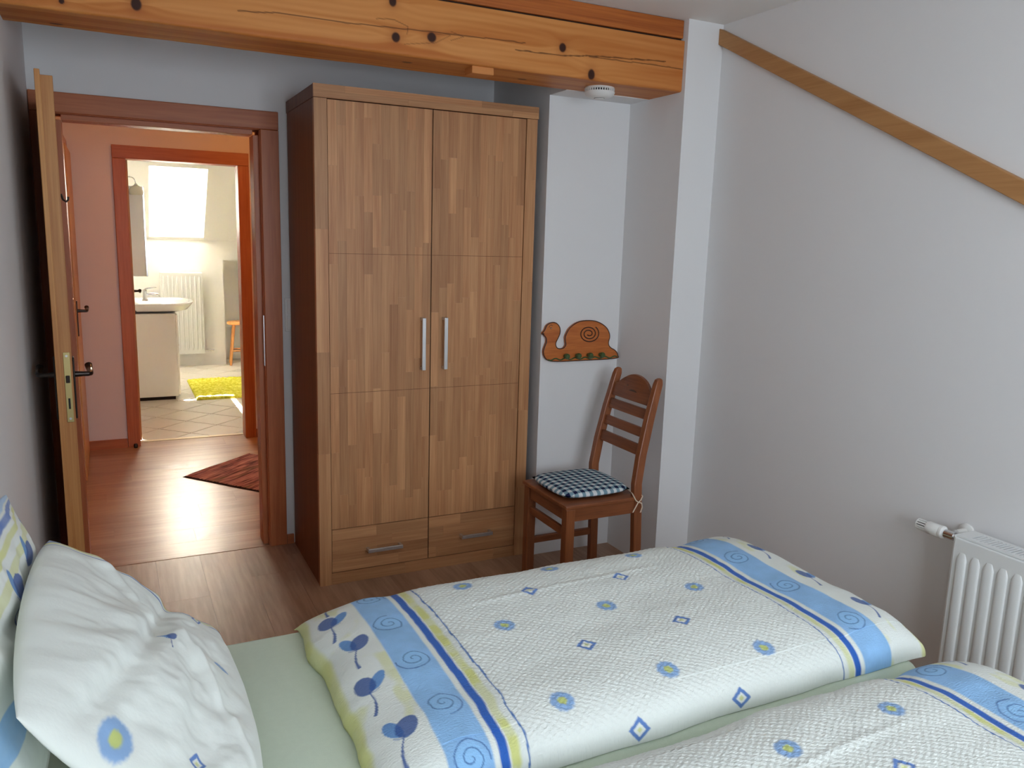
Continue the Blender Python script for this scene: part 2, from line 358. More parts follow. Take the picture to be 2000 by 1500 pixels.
for q in ((WX0+.001, WX1-.001, WZ0+.001, WZ0+.06), (WX0+.001, WX1-.001, WZ1-.06, WZ1-.001), (WX0+.001, WX0+.06, WZ0+.06, WZ1-.06), (WX1-.06, WX1-.001, WZ0+.06, WZ1-.06), (xm-.05, xm+.05, WZ0+.06, WZ1-.06)):
    w2.part('frame', B(q[0], q[1], YF-.11, YF-.05, q[2], q[3]), M['winframe'])
for a, b in ((WX0+.06, xm-.05), (xm+.05, WX1-.06)): w2.part('pane', B(a, b, YF-.082, YF-.078, WZ0+.06, WZ1-.06), M['glass'])
S('baseboard_back', B(.002, .034, -.014, 0, 0, .047), M['framex'], 'dark wooden skirting between the door frame and the wardrobe')
S('baseboard_hall', B(-.96, -.674, YB0-.016, YB0, 0, .062), M['framex'], 'wooden skirting in the hall left of the bathroom doorway')
S('baseboard_hall_right', B(.2, HX1, YB0-.016, YB0, 0, .062), M['framex'], 'wooden skirting in the hall right of the bathroom doorway')
S('trim_1', B(BA0, BA1, YB1-.03, YB1+.012, -.004, .004), mat('threshold_strip', (.72, .62, .42), .35, .3), 'pale metal strip between hall floor and bathroom tiles')

# bedroom door: frame, leaf swung open along the left wall
d1 = T('door_1', (-.49, 0, 0), 'reddish wooden bedroom door standing wide open against the left wall', kind='structure')
H = 2.06
fr = d1.part('door_frame', B(-.935, -.915, .0, .13, 0, 2.0).box(-.06, -.04, 0, .13, 0, 2.0).box(-.935, -.04, 0, .13, 1.99, 2.012), M['frame'])
d1.part('casing', B(-.08, 0, -.018, .0, 0, H-.08), M['frame'], fr, .003)
d1.part('casing', B(-.978, -.895, -.018, .0, 0, H-.08), M['frame'], fr, .003)
d1.part('casing', B(-.978, 0, -.018, .0, H-.0795, H), M['framex'], fr, .003)
d1.part('jamb', B(-.107, -.06, .03, .13, 0, 1.957).box(-.083, -.06, -.002, .03, 0, 1.978), M['frame'], fr, .002)
d1.part('jamb', B(-.915, -.868, .03, .13, 0, 1.957).box(-.915, -.892, -.002, .03, 0, 1.978), M['frame'], fr, .002)
d1.part('jamb', B(-.868, -.107, .03, .13, 1.957, 1.992).box(-.892, -.083, -.002, .03, 1.978, 1.992), M['framex'], fr, .002)
d1.part('casing', B(-.08, 0, .13, .148, 0, H-.08).box(-.96, -.895, .13, .148, 0, H-.08).box(-.96, 0, .13, .148, H-.0795, H), M['frame'], fr, .003)
d1.part('strike_plate', B(-.0855, -.0825, -.003, .022, .90, 1.14), M['steel'], fr)
LY = -.90; d1.turn = (-.046, LY)
lf = d1.part('leaf', B(-.882, -.846, LY, -.03, .006, 1.988), M['leafface'], None, .002)
d1.part('leaf_edge', B(-.8815, -.8465, LY-.004, LY+.004, .006, 1.987), M['leaf'], lf, .001)
d1.part('rebate_lip', B(-.896, -.8805, LY-.017, -.03, .006, 2.002), M['leaf'], lf, .002)
lp = d1.part('lock_plate', B(-.872, -.852, LY-.0065, LY-.003, .885, 1.12), M['brass'], lf, .001)
d1.part('latch', B(-.868, -.856, LY-.012, LY-.006, 1.018, 1.043), M['bronze'], lf, .002)
d1.part('bolt_slot', B(-.865, -.859, LY-.0075, LY-.006, .93, .966), M['black'], lf)
for zz in (1.108, .897): d1.part('screw', MB().lathe([(.004, -.0085), (.004, -.0055)], (-.862, LY, zz), 1, 12), M['steel'], lf)
def lever(t, x, sgn, y, z, dy, parent, plate=True, r=.0085):
    """door lever: neck out from the leaf (sgn = side), grip turned along the leaf (dy)"""
    if plate: t.part('escutcheon', B(min(x, x+sgn*.006), max(x, x+sgn*.006), y-.02, y+.02, z-.15, z+.06), M['bronze'], parent, .002)
    pts = [(x, y, z), (x+sgn*.03, y, z), (x+sgn*.045, y, z), (x+sgn*.052, y+dy*.012, z), (x+sgn*.053, y+dy*.05, z+.003), (x+sgn*.052, y+dy*.10, z+.001), (x+sgn*.05, y+dy*.118, z+.012)]
    t.part('handle', MB().tube(pts, [r*1.3, r, r, r*1.15, r*1.1, r*1.25, r*1.5], 12), M['bronze'], parent, 0, True)
lever(d1, -.846, 1, LY+.065, 1.035, 1, lf); lever(d1, -.896, -1, LY+.065, 1.035, 1, lf, True, .0075)
d1.part('coat_hook', MB().tube([(-.846, LY+.03, 1.63), (-.84, LY+.03, 1.612), (-.832, LY+.03, 1.606), (-.826, LY+.03, 1.612), (-.825, LY+.03, 1.622)], .0035, 8), M['bronze'], lf, 0, True)
d1.turn = (0, 0)
# bathroom doorway
d2 = T('door_2', (-.235, YB0, 0), 'reddish wooden frame of the bathroom doorway with its leaf opened inward', kind='structure')
fr = d2.part('door_frame', B(BA0-.03, BA0, YB0+.001, YB1, 0, 2.0).box(BA1, BA1+.03, YB0+.001, YB1, 0, 2.0).box(BA0-.03, BA1+.03, YB0+.001, YB1, 1.974, 2.004), M['frame'])
d2.part('casing', B(-.672, BA0, YB0-.018, YB0, 0, 1.9735), M['frame'], fr, .003)
d2.part('casing', B(BA1, .1975, YB0-.018, YB0, 0, 1.9735), M['frame'], fr, .003)
d2.part('casing', B(-.672, .1975, YB0-.018, YB0, 1.974, H), M['framex'], fr, .003)
lf = d2.part('leaf', B(-.615, -.578, YB1+.01, 3.12, .006, 1.98), M['leaf'], None, .002)
d2.part('doorstop', MB().lathe([(.012, 0), (.014, .02), (.009, .03)], (-.625, YB0-.045, 0), 2, 16), M['bronze'], None, 0, True)
lever(d2, -.578, 1, 3.0, 1.04, -1, lf, False)
# closed door in the hall's left wall
d3 = T('door_3', (-.93, 1.8, 0), 'closed reddish wooden door in the left hall wall with a dark handle', kind='structure')
d3.part('casing', B(-.962, -.93, 1.39, 1.455, 0, H-.066).box(-.962, -.93, 2.145, 2.21, 0, H-.066).box(-.962, -.93, 1.39, 2.21, H-.066, H), M['frame'], None, .003)
lf = d3.part('leaf', B(-.961, -.911, 1.44, 2.16, .006, 1.985), M['leaf'], None, .003)
lever(d3, -.911, 1, 1.51, 1.03, 1, lf)

# ------------------------------------------------------------------ ceiling beam
def beam():
    x0, x1 = XL, XC0-.001; yf, yb, zb, zt = -.98, -.742, 2.165, 2.37
    t = T('ceiling_beam', ((x0+x1)/2, -.86, zb), 'heavy golden pine beam under the ceiling with dark knots and long cracks', 'beam')
    nx, ns = 840, 150; X = np.linspace(x0, x1, nx)
    L1 = zt-zb; L2 = yb-yf; r = .008; Lt = L1+L2; s = np.linspace(0, Lt, ns)
    y = np.where(s < L1, yf, yf+(s-L1)); z = np.where(s < L1, zt-s, zb)
    near = np.abs(s-L1) < r*1.5; k = (s-L1)/(r*1.5)
    y = np.where(near, yf+r*.75*(np.clip(k+1, 0, 2)/2)**2*2, y); z = np.where(near, zb+r*.75*(np.clip(1-k, 0, 2)/2)**2*2, z)
    XX, SS = np.meshgrid(X, s, indexing='ij'); YY = np.repeat(y[None], nx, 0); ZZ = np.repeat(z[None], nx, 0)
    wob = (fbm(XX*5, SS*9, 3)-.5)*.004; YY = YY+np.where(SS < L1, wob, 0); ZZ = ZZ+np.where(SS >= L1, wob, 0)
    kn = [(767, 3, 7, 8), (773, 73, 8, 8), (843, 73, 9, 8), (1099, 93, 8, 8), (1155, 146, 8, 10), (266, 8, 8, 9), (120, 2, 4, 4)]
    warp = np.zeros_like(XX); knot = np.zeros_like(XX); halo = np.zeros_like(XX)
    def place(u, v):
        p = at(u, v, 1, yf)
        return (p[0], zt-p[2])
    for u, v, a, b in kn:
        cx, cs = place(u, v); ra, rb = a*.0020, b*.0022
        q = ((XX-cx)/ra)**2+((SS-cs)/rb)**2
        knot = np.maximum(knot, 1-sm(.6, 1.25, q)); halo = np.maximum(halo, np.exp(-q*.35))
        warp += np.sign(SS-cs)*.018*np.exp(-((XX-cx)/.07)**2-((SS-cs)/.05)**2)
    for u, v in ((110, 47), (795, 122), (1020, 155)):
        p = at(u, v, 2, zb); cx, cs = p[0], L1+p[1]-yf
        q = ((XX-cx)/.022)**2+((SS-cs)/.012)**2; knot = np.maximum(knot, .8*(1-sm(.5, 1.2, q)))
    g = fbm(XX*1.1, (SS+warp)*42+fbm(XX*.8, SS*6, 9)*2.4, 5, 3); f = fbm(XX*7, (SS+warp)*220, 8, 2)
    rings = .5+.5*np.sin((SS+warp+fbm(XX*.9, SS*5, 21)*.05)*2*math.pi/.021)
    C = np.ones((*XX.shape, 3))*s2l(208, 137, 72)
    C = lay(C, s2l(180, 98, 36), .75*sm(.42, .75, g)); C = lay(C, s2l(222, 154, 88), .5*sm(.5, .3, g)); C = lay(C, s2l(176, 96, 36), .16*rings+.14*f)
    red = sm(.3, 1.3, (XX-x0-1.55)/.9)*.35; C = lay(C, s2l(176, 86, 34), red)
    C = lay(C, s2l(150, 76, 28), .55*halo); C = lay(C, s2l(58, 28, 16), knot)
    def crack(pts, wd, dep=.9):
        nonlocal C
        q = [place(*p) for p in pts]; dist = np.full(XX.shape, 9.)
        for (ax, as_), (bx, bs) in zip(q[:-1], q[1:]):
            tt = np.clip(((XX-ax)*(bx-ax)+(SS-as_)*(bs-as_))/((bx-ax)**2+(bs-as_)**2), 0, 1)
            dist = np.minimum(dist, np.hypot(XX-ax-tt*(bx-ax), SS-as_-tt*(bs-as_)+(vnoise(XX*30, XX*0, 4)-.5)*.003))
        C = lay(C, s2l(70, 34, 14), dep*(1-sm(wd*.5, wd*1.6, dist)))
    crack([(465, 21), (542, 25), (640, 40), (700, 47), (824, 60), (880, 67), (1026, 84)], .0016)
    crack([(1007, 97), (1098, 109), (1150, 109), (1300, 120)], .0020); crack([(1150, 111), (1280, 127), (1334, 136)], .0016)
    crack([(735, 36), (770, 38), (797, 52), (795, 66)], .0014, .6); crack([(850, 66), (880, 70), (850, 84), (790, 86)], .0013, .5); crack([(880, 62), (905, 72), (880, 80)], .0013, .5)
    P = np.stack([XX, YY, ZZ], -1)
    o = grid_object('lower_timber', P, C, M['beam'], t.o, None, t.b)
    t.part('lower_timber_core', B(x0+.001, x1-.0005, yf+.006, yb, zb+.006, zt), M['beam2'])
    t.part('upper_timber', B(x0+.001, x1, yf+.010, yb-.01, zt+.011, ZC-.001), M['beam2'], None, .004)
    t.part('seam', B(x0+.001, x1, yf+.024, yb-.02, zt-.002, zt+.012), M['gap'])
    a = at(872, 150, 2, zb); b = at(914, 153, 2, zb)
    t.part('wooden_block', B(a[0], b[0]+.005, -.965, -.895, zb-.026, zb+.001), M['block'], None, .002)
beam()
# smoke detector on the beam
c = at(1172, 178, 2, 2.15); sd = T('smoke_detector', (c[0], -.865, 2.165), 'round white smoke detector under the right end of the beam', 'smoke detector')
c = (c[0], -.865, 2.165)
_lathe = MB.lathe
def _big(self, prof, c=(0,0,0), axis=2, seg=24): return _lathe(self, [(r*1.22, h*1.15) for r, h in prof], c, axis, seg)
MB.lathe = _big
sd.part('base', MB().lathe([(.050, 0), (.052, -.006), (.050, -.008)], c, 2, 40), M['plastic'], None, 0, True)
sd.part('vent_ring', MB().lathe([(.047, -.007), (.047, -.016)], c, 2, 40), M['black'])
for k in range(36):
    a = 2*math.pi*k/36; q = B(.0567, .0628, -.002, .002, -.019, -.008)
    q.v = [(c[0]+p[0]*math.cos(a)-p[1]*math.sin(a), c[1]+p[0]*math.sin(a)+p[1]*math.cos(a), c[2]+p[2]) for p in q.v]
    sd.part('vent_fin', q, M['plastic'])
sd.part('cover', MB().lathe([(.0525, -.016), (.053, -.020), (.046, -.031), (.030, -.037), (.0005, -.038)], c, 2, 40), M['plastic'], None, 0, True)
bt = sd.part('test_button', MB().lathe([(.0165, -.0365), (.0165, -.0395), (.014, -.041), (.0005, -.0412)], c, 2, 30), M['plastic'], None, 0, True)
sd.part('button_groove', MB().lathe([(.0185, -.0362), (.0185, -.0383)], c, 2, 30), M['bronze'])
MB.lathe = _lathe

# slanting rail on the right wall
a, b = at(1407, 72, 0, XR-.015), at(2000, 376, 0, XR-.015); dv = Vector((0, b[1]-a[1], b[2]-a[2])).normalized(); nv = Vector((0, -dv.z, dv.y)); hw = .029
if nv.z < 0: nv = -nv
p0 = Vector((XR, a[1], a[2])); p1 = p0+dv*3.1
q = []
for p, cut in ((p0, 0), (p1, 0)):
    for x in (XR-.024, XR):
        for s in (-1, 1):
            w_ = p+nv*hw*s
            if p is p0: w_ = w_-dv*((w_.y-p.y)/dv.y)      # plumb-cut upper end
            q.append((x, w_.y, w_.z))
rl = MB().add(q, [(0, 1, 3, 2), (4, 6, 7, 5), (0, 4, 5, 1), (2, 3, 7, 6), (0, 2, 6, 4), (1, 5, 7, 3)])
o = rl.build('slanting_rail', M['rail'], None, .003); tag(o, 'plain beech rail running down the right wall at a slant', 'rail')

# ------------------------------------------------------------------ wardrobe
X0, X1, YW, ZT = .036, 1.036, -.5695, 2.108
wd = T('wardrobe', ((X0+X1)/2, -.3, 0), 'tall oak wardrobe with two stave doors and two drawers below', 'wardrobe')
wd.part('body', B(X0+.002, X1-.002, YW+.024, -.02, 0.0, ZT-.05), M['oakshaded'])
wd.part('gap_shade', B(X0+.05, X1-.05, YW+.012, YW+.025, .05, 2.055), M['gap'])  # near-black sheet paints the shade in the gaps around doors and drawers
xa, xb, xm = X0+.053, X1-.053, .5385
def staves(parent, x0, x1, z0, z1, y0, y1, cw, lo, hi, m, horiz=False, seed=0):
    """solid staves of random length glued side by side; each one a piece of its own"""
    rr = random.Random(seed)
    a0, a1, c0, c1 = (x0, x1, z0, z1) if horiz else (z0, z1, x0, x1)
    n_ = max(1, round((c1-c0)/cw)); cw = (c1-c0)/n_
    for i in range(n_):
        a = a0-rr.random()*lo
        while a < a1-.001:
            e = a+lo+rr.random()*(hi-lo)
            s_, e_ = max(a, a0), min(e, a1)
            if a1-e_ < .05: e_ = a1; e = a1
            if e_-s_ > .01:
                p = rr.random()*.0005; g = .00015
                q = (c0+i*cw+g, c0+(i+1)*cw-g, s_+g, e_-g)
                mbx = B(q[2], q[3], y0+p, y1, q[0], q[1]) if horiz else B(q[0], q[1], y0+p, y1, q[2], q[3])
                wd.part('stave', mbx, m, parent)
            a = e
staves(wd.part('stile', B(X0+.003, xa-.001, YW+.004, YW+.03, .002, 2.055), M['oakshaded']), X0, xa-.0005, 0, 2.056, YW, YW+.026, .06, .35, .7, M['oakz'], False, 1)
staves(wd.part('stile', B(xb+.001, X1-.003, YW+.004, YW+.03, .002, 2.055), M['oakshaded']), xb+.0005, X1, 0, 2.056, YW, YW+.026, .06, .35, .7, M['oakz'], False, 2)
tp = wd.part('top_board', B(X0-.001, X1+.001, YW+.002, -.02, 2.0575, ZT), M['oakshaded'], None, .001)
staves(tp, X0-.002, X1+.002, 2.057, ZT+.0005, YW-.006, YW+.01, .026, .3, .6, M['oakx'], True, 3)
pl = wd.part('plinth', B(xa, xb, YW+.004, YW+.03, .002, .05), M['oakshaded'])
staves(pl, xa, xb, .0, .0525, YW+.001, YW+.026, .06, .4, .7, M['oakx'], True, 4)
def bar(x0, x1, z0, z1, parent):
    """square pull standing off on two feet"""
    vert = z1-z0 > x1-x0
    h_ = wd.part('handle', B(x0, x1, YW-.032, YW-.021, z0, z1), M['steel'], parent, .001)
    for k in (0, 1):
        if vert: q = (x0+.001, x1-.001, z0 if k == 0 else z1-.012, z0+.012 if k == 0 else z1)
        else: q = (x0 if k == 0 else x1-.012, x0+.012 if k == 0 else x1, z0+.001, z1-.001)
        wd.part('handle_foot', B(q[0], q[1], YW-.0225, YW+.003, q[2], q[3]), M['steel'], parent)
GR = (.860, 1.448); dz0, dz1 = .2545, 2.0535
for i, (a, b, hx) in enumerate(((xa+.002, xm-.0022, .4965), (xm+.0022, xb-.002, .5995))):
    dr = wd.part('door', B(a+.001, b-.001, YW+.009, YW+.024, dz0+.001, dz1-.001), M['oakshaded'])
    lim = (dz0, *GR, dz1)
    # staves run through the shallow grooves: build full height, grooves are thin dark inlays
    staves(dr, a, b, dz0, dz1, YW+.004, YW+.016, .0372, .16, .62, M['oakz'], False, 11+i)
    for gz in GR: wd.part('groove', B(a+.0005, b-.0005, YW+.0034, YW+.006, gz-.0009, gz+.0009), M['oakshaded'], dr)
    bar(hx-.008, hx+.008, .948, 1.178, dr)
for i, (a, b, hx) in enumerate(((xa+.002, xm-.0022, (.245, .405)), (xm+.0022, xb-.002, (.694, .852)))):
    dr = wd.part('drawer', B(a+.001, b-.001, YW+.009, YW+.024, .0565, .2505), M['oakshaded'])
    staves(dr, a, b, .0555, .2515, YW+.004, YW+.016, .049, .2, .4, M['oakx'], True, 21+i)
    bar(hx[0], hx[1], .136, .152, dr)

# light switch half behind the wardrobe
sw = T('light_switch', (.052, 0, 1.14), 'white double light switch on the wall beside the wardrobe', 'switch')
sw.part('frame', B(.013, .093, -.010, 0, 1.062, 1.222), M['plastic'], None, .003)
for z in (1.072, 1.146): sw.part('rocker', B(.022, .084, -.015, -.009, z, z+.066), M['plastic'], None, .002)

# ------------------------------------------------------------------ chair
ch = T('dining_chair', (1.12, -.97, 0), 'stained pine chair with slatted back beside the wardrobe', 'chair')
cx0, cx1, cy0, cy1 = .914, 1.29, -1.168, -.768
ch.part('seat', B(cx0, cx1, cy0, cy1, .432, .450), M['chairx'], None, .005)
ch.part('apron', B(cx0+.016, cx0+.036, cy0+.05, cy1-.05, .375, .432), M['chairy'], None, .002)
ch.part('apron', B(cx0+.05, 1.262, cy0+.012, cy0+.032, .375, .432), M['chairx'], None, .002)
ch.part('apron', B(cx0+.05, 1.262, cy1-.032, cy1-.012, .375, .432), M['chairx'], None, .002)
ch.part('apron', B(1.262, 1.28, cy0+.05, cy1-.05, .375, .432), M['chairy'], None, .002)
for y in (cy0+.027, cy1-.027): ch.part('leg', B(cx0+.008, cx0+.05, y-.021, y+.021, 0, .432), M['chairz'], None, .004)
tops = (-1.098, -.782)
for y, yt in ((cy0+.024, tops[0]), (cy1-.024, tops[1])):
    # rear leg: kicks back to the floor, then runs up as the back post with a rounded top
    ks = [(0, 1.294, y), (.22, 1.290, y), (.43, 1.280, y), (.50, 1.279, y+(yt-y)*.1), (.62, 1.302, y+(yt-y)*.35), (.78, 1.345, y+(yt-y)*.68), (.925, 1.389, yt-(yt-y)*.04), (.945, 1.394, yt), (.952, 1.397, yt)]
    mb = MB(); v = []; f = []
    for i, (z, x, yy) in enumerate(ks):
        hx, hy = (.020, .0155) if z < .9 else ((.018, .0145) if z < .94 else ((.014, .012) if z < .95 else (.006, .007)))
        v += [(x-hx, yy-hy, z), (x+hx, yy-hy, z), (x+hx, yy+hy, z), (x-hx, yy+hy, z)]
        if i: f += [((i-1)*4+k, (i-1)*4+(k+1) % 4, i*4+(k+1) % 4, i*4+k) for k in range(4)]
    f += [(3, 2, 1, 0), tuple(len(v)-4+k for k in range(4))]
    ch.part('rear_leg', mb.add(v, f), M['chairz'], None, .004)
def backx(z): return np.interp(z, [.5, .62, .78, .925], [1.279, 1.302, 1.345, 1.389])
def backy(z): t_ = np.interp(z, [.43, .50, .62, .78, .925], [0, .1, .35, .68, .96]); return cy0+.024+(tops[0]-cy0-.024)*t_, cy1-.024+(tops[1]-cy1+.024)*t_
for z0, z1 in ((.618, .663), (.694, .733), (.770, .812)):
    q = []
    for z in (z0, z1):
        x = backx(z); a, b = backy(z); q.append([(x-.007, a+.01, z), (x+.007, a+.01, z), (x+.007, b-.01, z), (x-.007, b-.01, z)])
    ch.part('back_slat', MB().hexa(*q), M['chairy'], None, .002)
mb = MB(); v = []; f = []; n_ = 24
for i in range(n_+1):
    t_ = i/n_; a, b = backy(.84); a += .01; b -= .01; yy = a+(b-a)*t_
    zt = .885+.058*math.sin(math.pi*min(1, max(0, (t_-.08)/.84)))**.8; zb_ = .828
    for z in (zb_, zt):
        x = backx(z)
        v += [(x-.008, yy, z), (x+.008, yy, z)]
    if i:
        p, c_ = (i-1)*4, i*4
        f += [(p, c_, c_+1, p+1), (p+2, p+3, c_+3, c_+2), (p, p+2, c_+2, c_), (p+1, c_+1, c_+3, p+3)]
f += [(0, 1, 3, 2), (n_*4, n_*4+2, n_*4+3, n_*4+1)]
cr = ch.part('crest_rail', mb.add(v, f), M['chairy'], None, .002)
for yy, z, r_, e in ((-.905, .885, .009, 1), (-.955, .866, .014, 2.1)):
    x = backx(z)-.0092
    ch.part('knot', MB().add([(x, yy+e*r_*math.cos(k*math.pi/8), z+r_*.75*math.sin(k*math.pi/8)) for k in range(16)]+[(x+.003, yy+e*r_*math.cos(k*math.pi/8), z+r_*.75*math.sin(k*math.pi/8)) for k in range(16)], [tuple(range(16)), tuple(range(16, 32))]+[(k, (k+1) % 16, 16+(k+1) % 16, 16+k) for k in range(16)]), M['knot'], cr)
ch.part('stretcher', B(cx0+.018, cx0+.038, cy0+.045, cy1-.045, .303, .337), M['chairy'], None, .003)
for y in (cy0+.024, cy1-.024): ch.part('stretcher', B(cx0+.048, 1.285, y-.009, y+.009, .150, .182), M['chairx'], None, .003)
# gingham cushion
def cushion():
    n_ = 150; u = np.linspace(-1, 1, n_); U, V = np.meshgrid(u, u, indexing='ij'); sq = 1-.10*(np.abs(U)*np.abs(V))**1.5
    cx, cy, w_ = 1.107, -.955, .178
    rad = (np.abs(U)**7+np.abs(V)**7)**(1/7); prof = np.sqrt(np.clip(1-rad**5, 0, 1))
    X = cx+U*w_*sq*(1.0-.02*(1-np.abs(V))); Y = cy+V*.172*sq
    # keep the border shared, puff the faces
    P = np.stack([X, Y, .470+.021*prof+.003*(fbm(U*4, V*4, 2)-.5)*prof], -1); Q = np.stack([X, Y, .470-.0185*prof], -1)
    k = .0172; a = (np.floor((X-cx)/k) % 2).astype(float); b = (np.floor((Y-cy)/k) % 2).astype(float)
    C = np.ones((*U.shape, 3))*s2l(226, 230, 230); s_ = a+b
    C = np.where((s_ == 1)[..., None], s2l(128, 158, 172), C); C = np.where((s_ == 2)[..., None], s2l(18, 26, 66), C)
    t = thing('chair_cushion', (cx, cy, .45), 'thin blue and white gingham cushion tied onto the chair', 'cushion')
    grid_object('cover', P, C, M['gingham'], t, Q, (cx, cy, .45))
    tt = T.__new__(T); tt.o = t; tt.b = (cx, cy, .45)
    tt.part('tie_string', MB().tube([(1.262, -1.10, .466), (1.262, -1.13, .462), (1.252, -1.166, .452), (1.256, -1.176, .438), (1.268, -1.178, .43), (1.28, -1.176, .437), (1.296, -1.166, .45), (1.302, -1.14, .455)], .0026, 8), M['string'], None, 0, True)
    tt.part('tie_string', MB().tube([(1.268, -1.178, .431), (1.257, -1.181, .418), (1.247, -1.181, .402), (1.240, -1.180, .388)], .0026, 8), M['string'], None, 0, True)
    tt.part('tie_string', MB().tube([(1.268, -1.178, .431), (1.282, -1.181, .425), (1.286, -1.182, .408), (1.278, -1.182, .384)], .003, 8), M['string'], None, 0, True)
cushion()

# snail-shaped coat rack
out = [(205,545),(255,470),(290,390),(340,340),(420,313),(500,335),(555,400),(572,480),(560,560),(520,650),(480,740),(490,810),(530,850),(600,855),(655,830),(690,770),(680,700),(678,620),(710,530),(770,430),(880,340),(1000,290),(1150,275),(1300,290),(1430,345),(1530,430),(1580,530),(1590,620),(1565,720),(1575,790),(1620,840),(1690,880),(1740,940),(1755,1000),(1750,1040),(1500,1070),(1200,1085),(900,1100),(600,1115),(400,1110),(300,1080),(240,1000),(230,900),(260,800),(290,720),(285,640),(250,590)]
YS = YP-.019
def sn(cx, cy, y=YS): p = at(1040+cx/10.526, 600+cy/10.526, 1, YS); return (min(p[0], XC0-.002), y, p[2])
def smooth_loop(p, n=3):
    r = []
    for i in range(len(p)):
        a, b, c_, e = (np.array(p[(i+k-1) % len(p)], float) for k in range(4))
        for j in range(n):
            t_ = j/n; r.append(tuple(.5*(2*b+(c_-a)*t_+(2*a-5*b+4*c_-e)*t_**2+(3*b-a-3*c_+e)*t_**3)))
    return r
sr = T('snail_coat_rack', (1.295, YP, .955), 'flat wooden snail with carved spiral shell and green pegs on the wall', 'coat rack')
pts = [sn(*p) for p in smooth_loop(out)]
sr_pts = [(p[0], YS+.001, p[2]) for p in pts]
bd = sr.part('body', MB().prism([(p[2], p[0]) for p in pts], 1, YS, YP), M['snail'], None, .003)
sp = []
for i in range(90):
    th = i/89*2*math.pi*2.55; rr = 35+i/89*165; sp.append(sn(1160+rr*math.cos(-th+2.6)*1.05, 545+rr*math.sin(-th+2.6)*.92, YS-.0002))
sr.part('burnt_edge', MB().tube(sr_pts+sr_pts[:1], .0024, 6), M['burn'], bd, 0, True)
sr.part('spiral', MB().tube(sp, .0028, 6), M['burn'], bd, 0, True)
sr.part('wavy_line', MB().tube([sn(320+i*20, 1078-(i*20)*.042+18*math.sin(i*.62), YS-.0002) for i in range(72)], .0036, 6), M['green'], bd, 0, True)
e_ = sn(382, 430)
sr.part('eye', MB().lathe([(.0045, -.0008), (.0045, .001)], e_, 1, 16), M['burn'], bd); sr.part('pupil', MB().lathe([(.002, -.0016), (.002, .001)], e_, 1, 12), M['string'], bd)
sr.part('eyebrow', MB().tube([sn(340, 420), sn(352, 385), sn(385, 365), sn(412, 385)], .0013, 6), M['burn'], bd)
e_ = sn(215, 550); sr.part('nose', MB().lathe([(.0005, -.005), (.004, -.003), (.0045, .004), (.003, .008)], (e_[0]+.002, YS, e_[2]), 1, 12), M['burn'], bd, 0, True)
for cx, cy in ((665, 1000), (905, 990), (1145, 980), (1385, 970)):
    p = sn(cx, cy); sr.part('coat_peg', MB().lathe([(.008, .002), (.008, -.014), (.0135, -.018), (.014, -.026), (.010, -.032), (.0005, -.033)], (p[0], YS, p[2]), 1, 20), M['green'], None, 0, True)

# ------------------------------------------------------------------ radiator
RX, RY, RZ0, RZ1 = 1.563, -2.405, .15, .677; RL = 1.2; RYE = RY-RL
ra = T('radiator', (1.61, RY-RL/2, 0), 'white panel radiator with upright ribs on the right wall', 'radiator')
ra.part('front_panel', B(RX, RX+.012, RYE, RY, RZ0, RZ1-.004), M['radi'], None, .004)
ra.part('rear_panel', B(RX+.085, RX+.097, RYE, RY, RZ0, RZ1-.004), M['radi'], None, .004)
ra.part('side_panel', B(RX+.003, RX+.094, RY-.002, RY+.003, RZ0+.01, RZ1), M['radi'], None, .002)
ra.part('side_panel', B(RX+.003, RX+.094, RYE-.003, RYE+.002, RZ0+.01, RZ1), M['radi'], None, .002)
gr_ = MB(); gr_.box(RX+.006, RX+.022, RYE, RY, RZ1-.003, RZ1+.002); gr_.box(RX+.076, RX+.092, RYE, RY, RZ1-.003, RZ1+.002); gr_.box(RX+.022, RX+.076, RY-.04, RY, RZ1-.003, RZ1+.002); gr_.box(RX+.022, RX+.076, RYE, RYE+.03, RZ1-.003, RZ1+.002)
y = RY-.046
while y > RYE+.04: gr_.box(RX+.0215, RX+.0765, y-.0062, y, RZ1-.003, RZ1+.0015); y -= .0118
ra.part('top_grille', gr_, M['radi']); ra.part('grille_shade', B(RX+.02, RX+.078, RYE+.02, RY-.02, RZ1-.02, RZ1-.018), M['gap'])  # second part: dark plate standing in for the shade below the grille slots
for x in (RX+.013, RX+.079): ra.part('convector_sheet', B(x, x+.006, RYE+.02, RY-.02, RZ0+.03, RZ1-.03), M['gap'])
def ribmesh():
    mb = MB(); w_, h_, z0, z1 = .0165, .0065, RZ0+.035, RZ1-.045; zs = [z0, z0+.012, z0+.022, z1-.022, z1-.012, z1]; sc_ = [.05, .6, 1, 1, .6, .05]; v = []; f = []; k = 9
    for z, s_ in zip(zs, sc_):
        for j in range(k):
            a = math.pi*j/(k-1); v.append((-h_*s_*math.sin(a)**.8, w_*(.5+.5*s_)*math.cos(a), z))
    for i in range(len(zs)-1):
        for j in range(k-1): f.append((i*k+j, i*k+j+1, (i+1)*k+j+1, (i+1)*k+j))
    return mb.add(v, f)
r0 = None
for i in range(28):
    y = RY-.033-i*.0425
    if y < RYE+.02: break
    if r0 is None: r0 = ribmesh().build('rib', M['radi'], ra.o, 0, True); o = r0
    else: o = r0.copy(); COL.objects.link(o); o.parent = ra.o
    o.location = (RX+.0005-1.61, y-(RY-RL/2), 0)
vz = .655; vx = RX+.045
vb = ra.part('valve_body', MB().tube([(vx, RY-.001, vz), (vx, RY+.03, vz)], .010, 14).tube([(vx, RY+.028, vz), (vx, RY+.062, vz)], .014, 14).tube([(vx, RY+.045, vz), (vx+.02, RY+.045, vz), (XR-.002, RY+.045, vz)], .0095, 14), M['chrome'], None, 0, True)
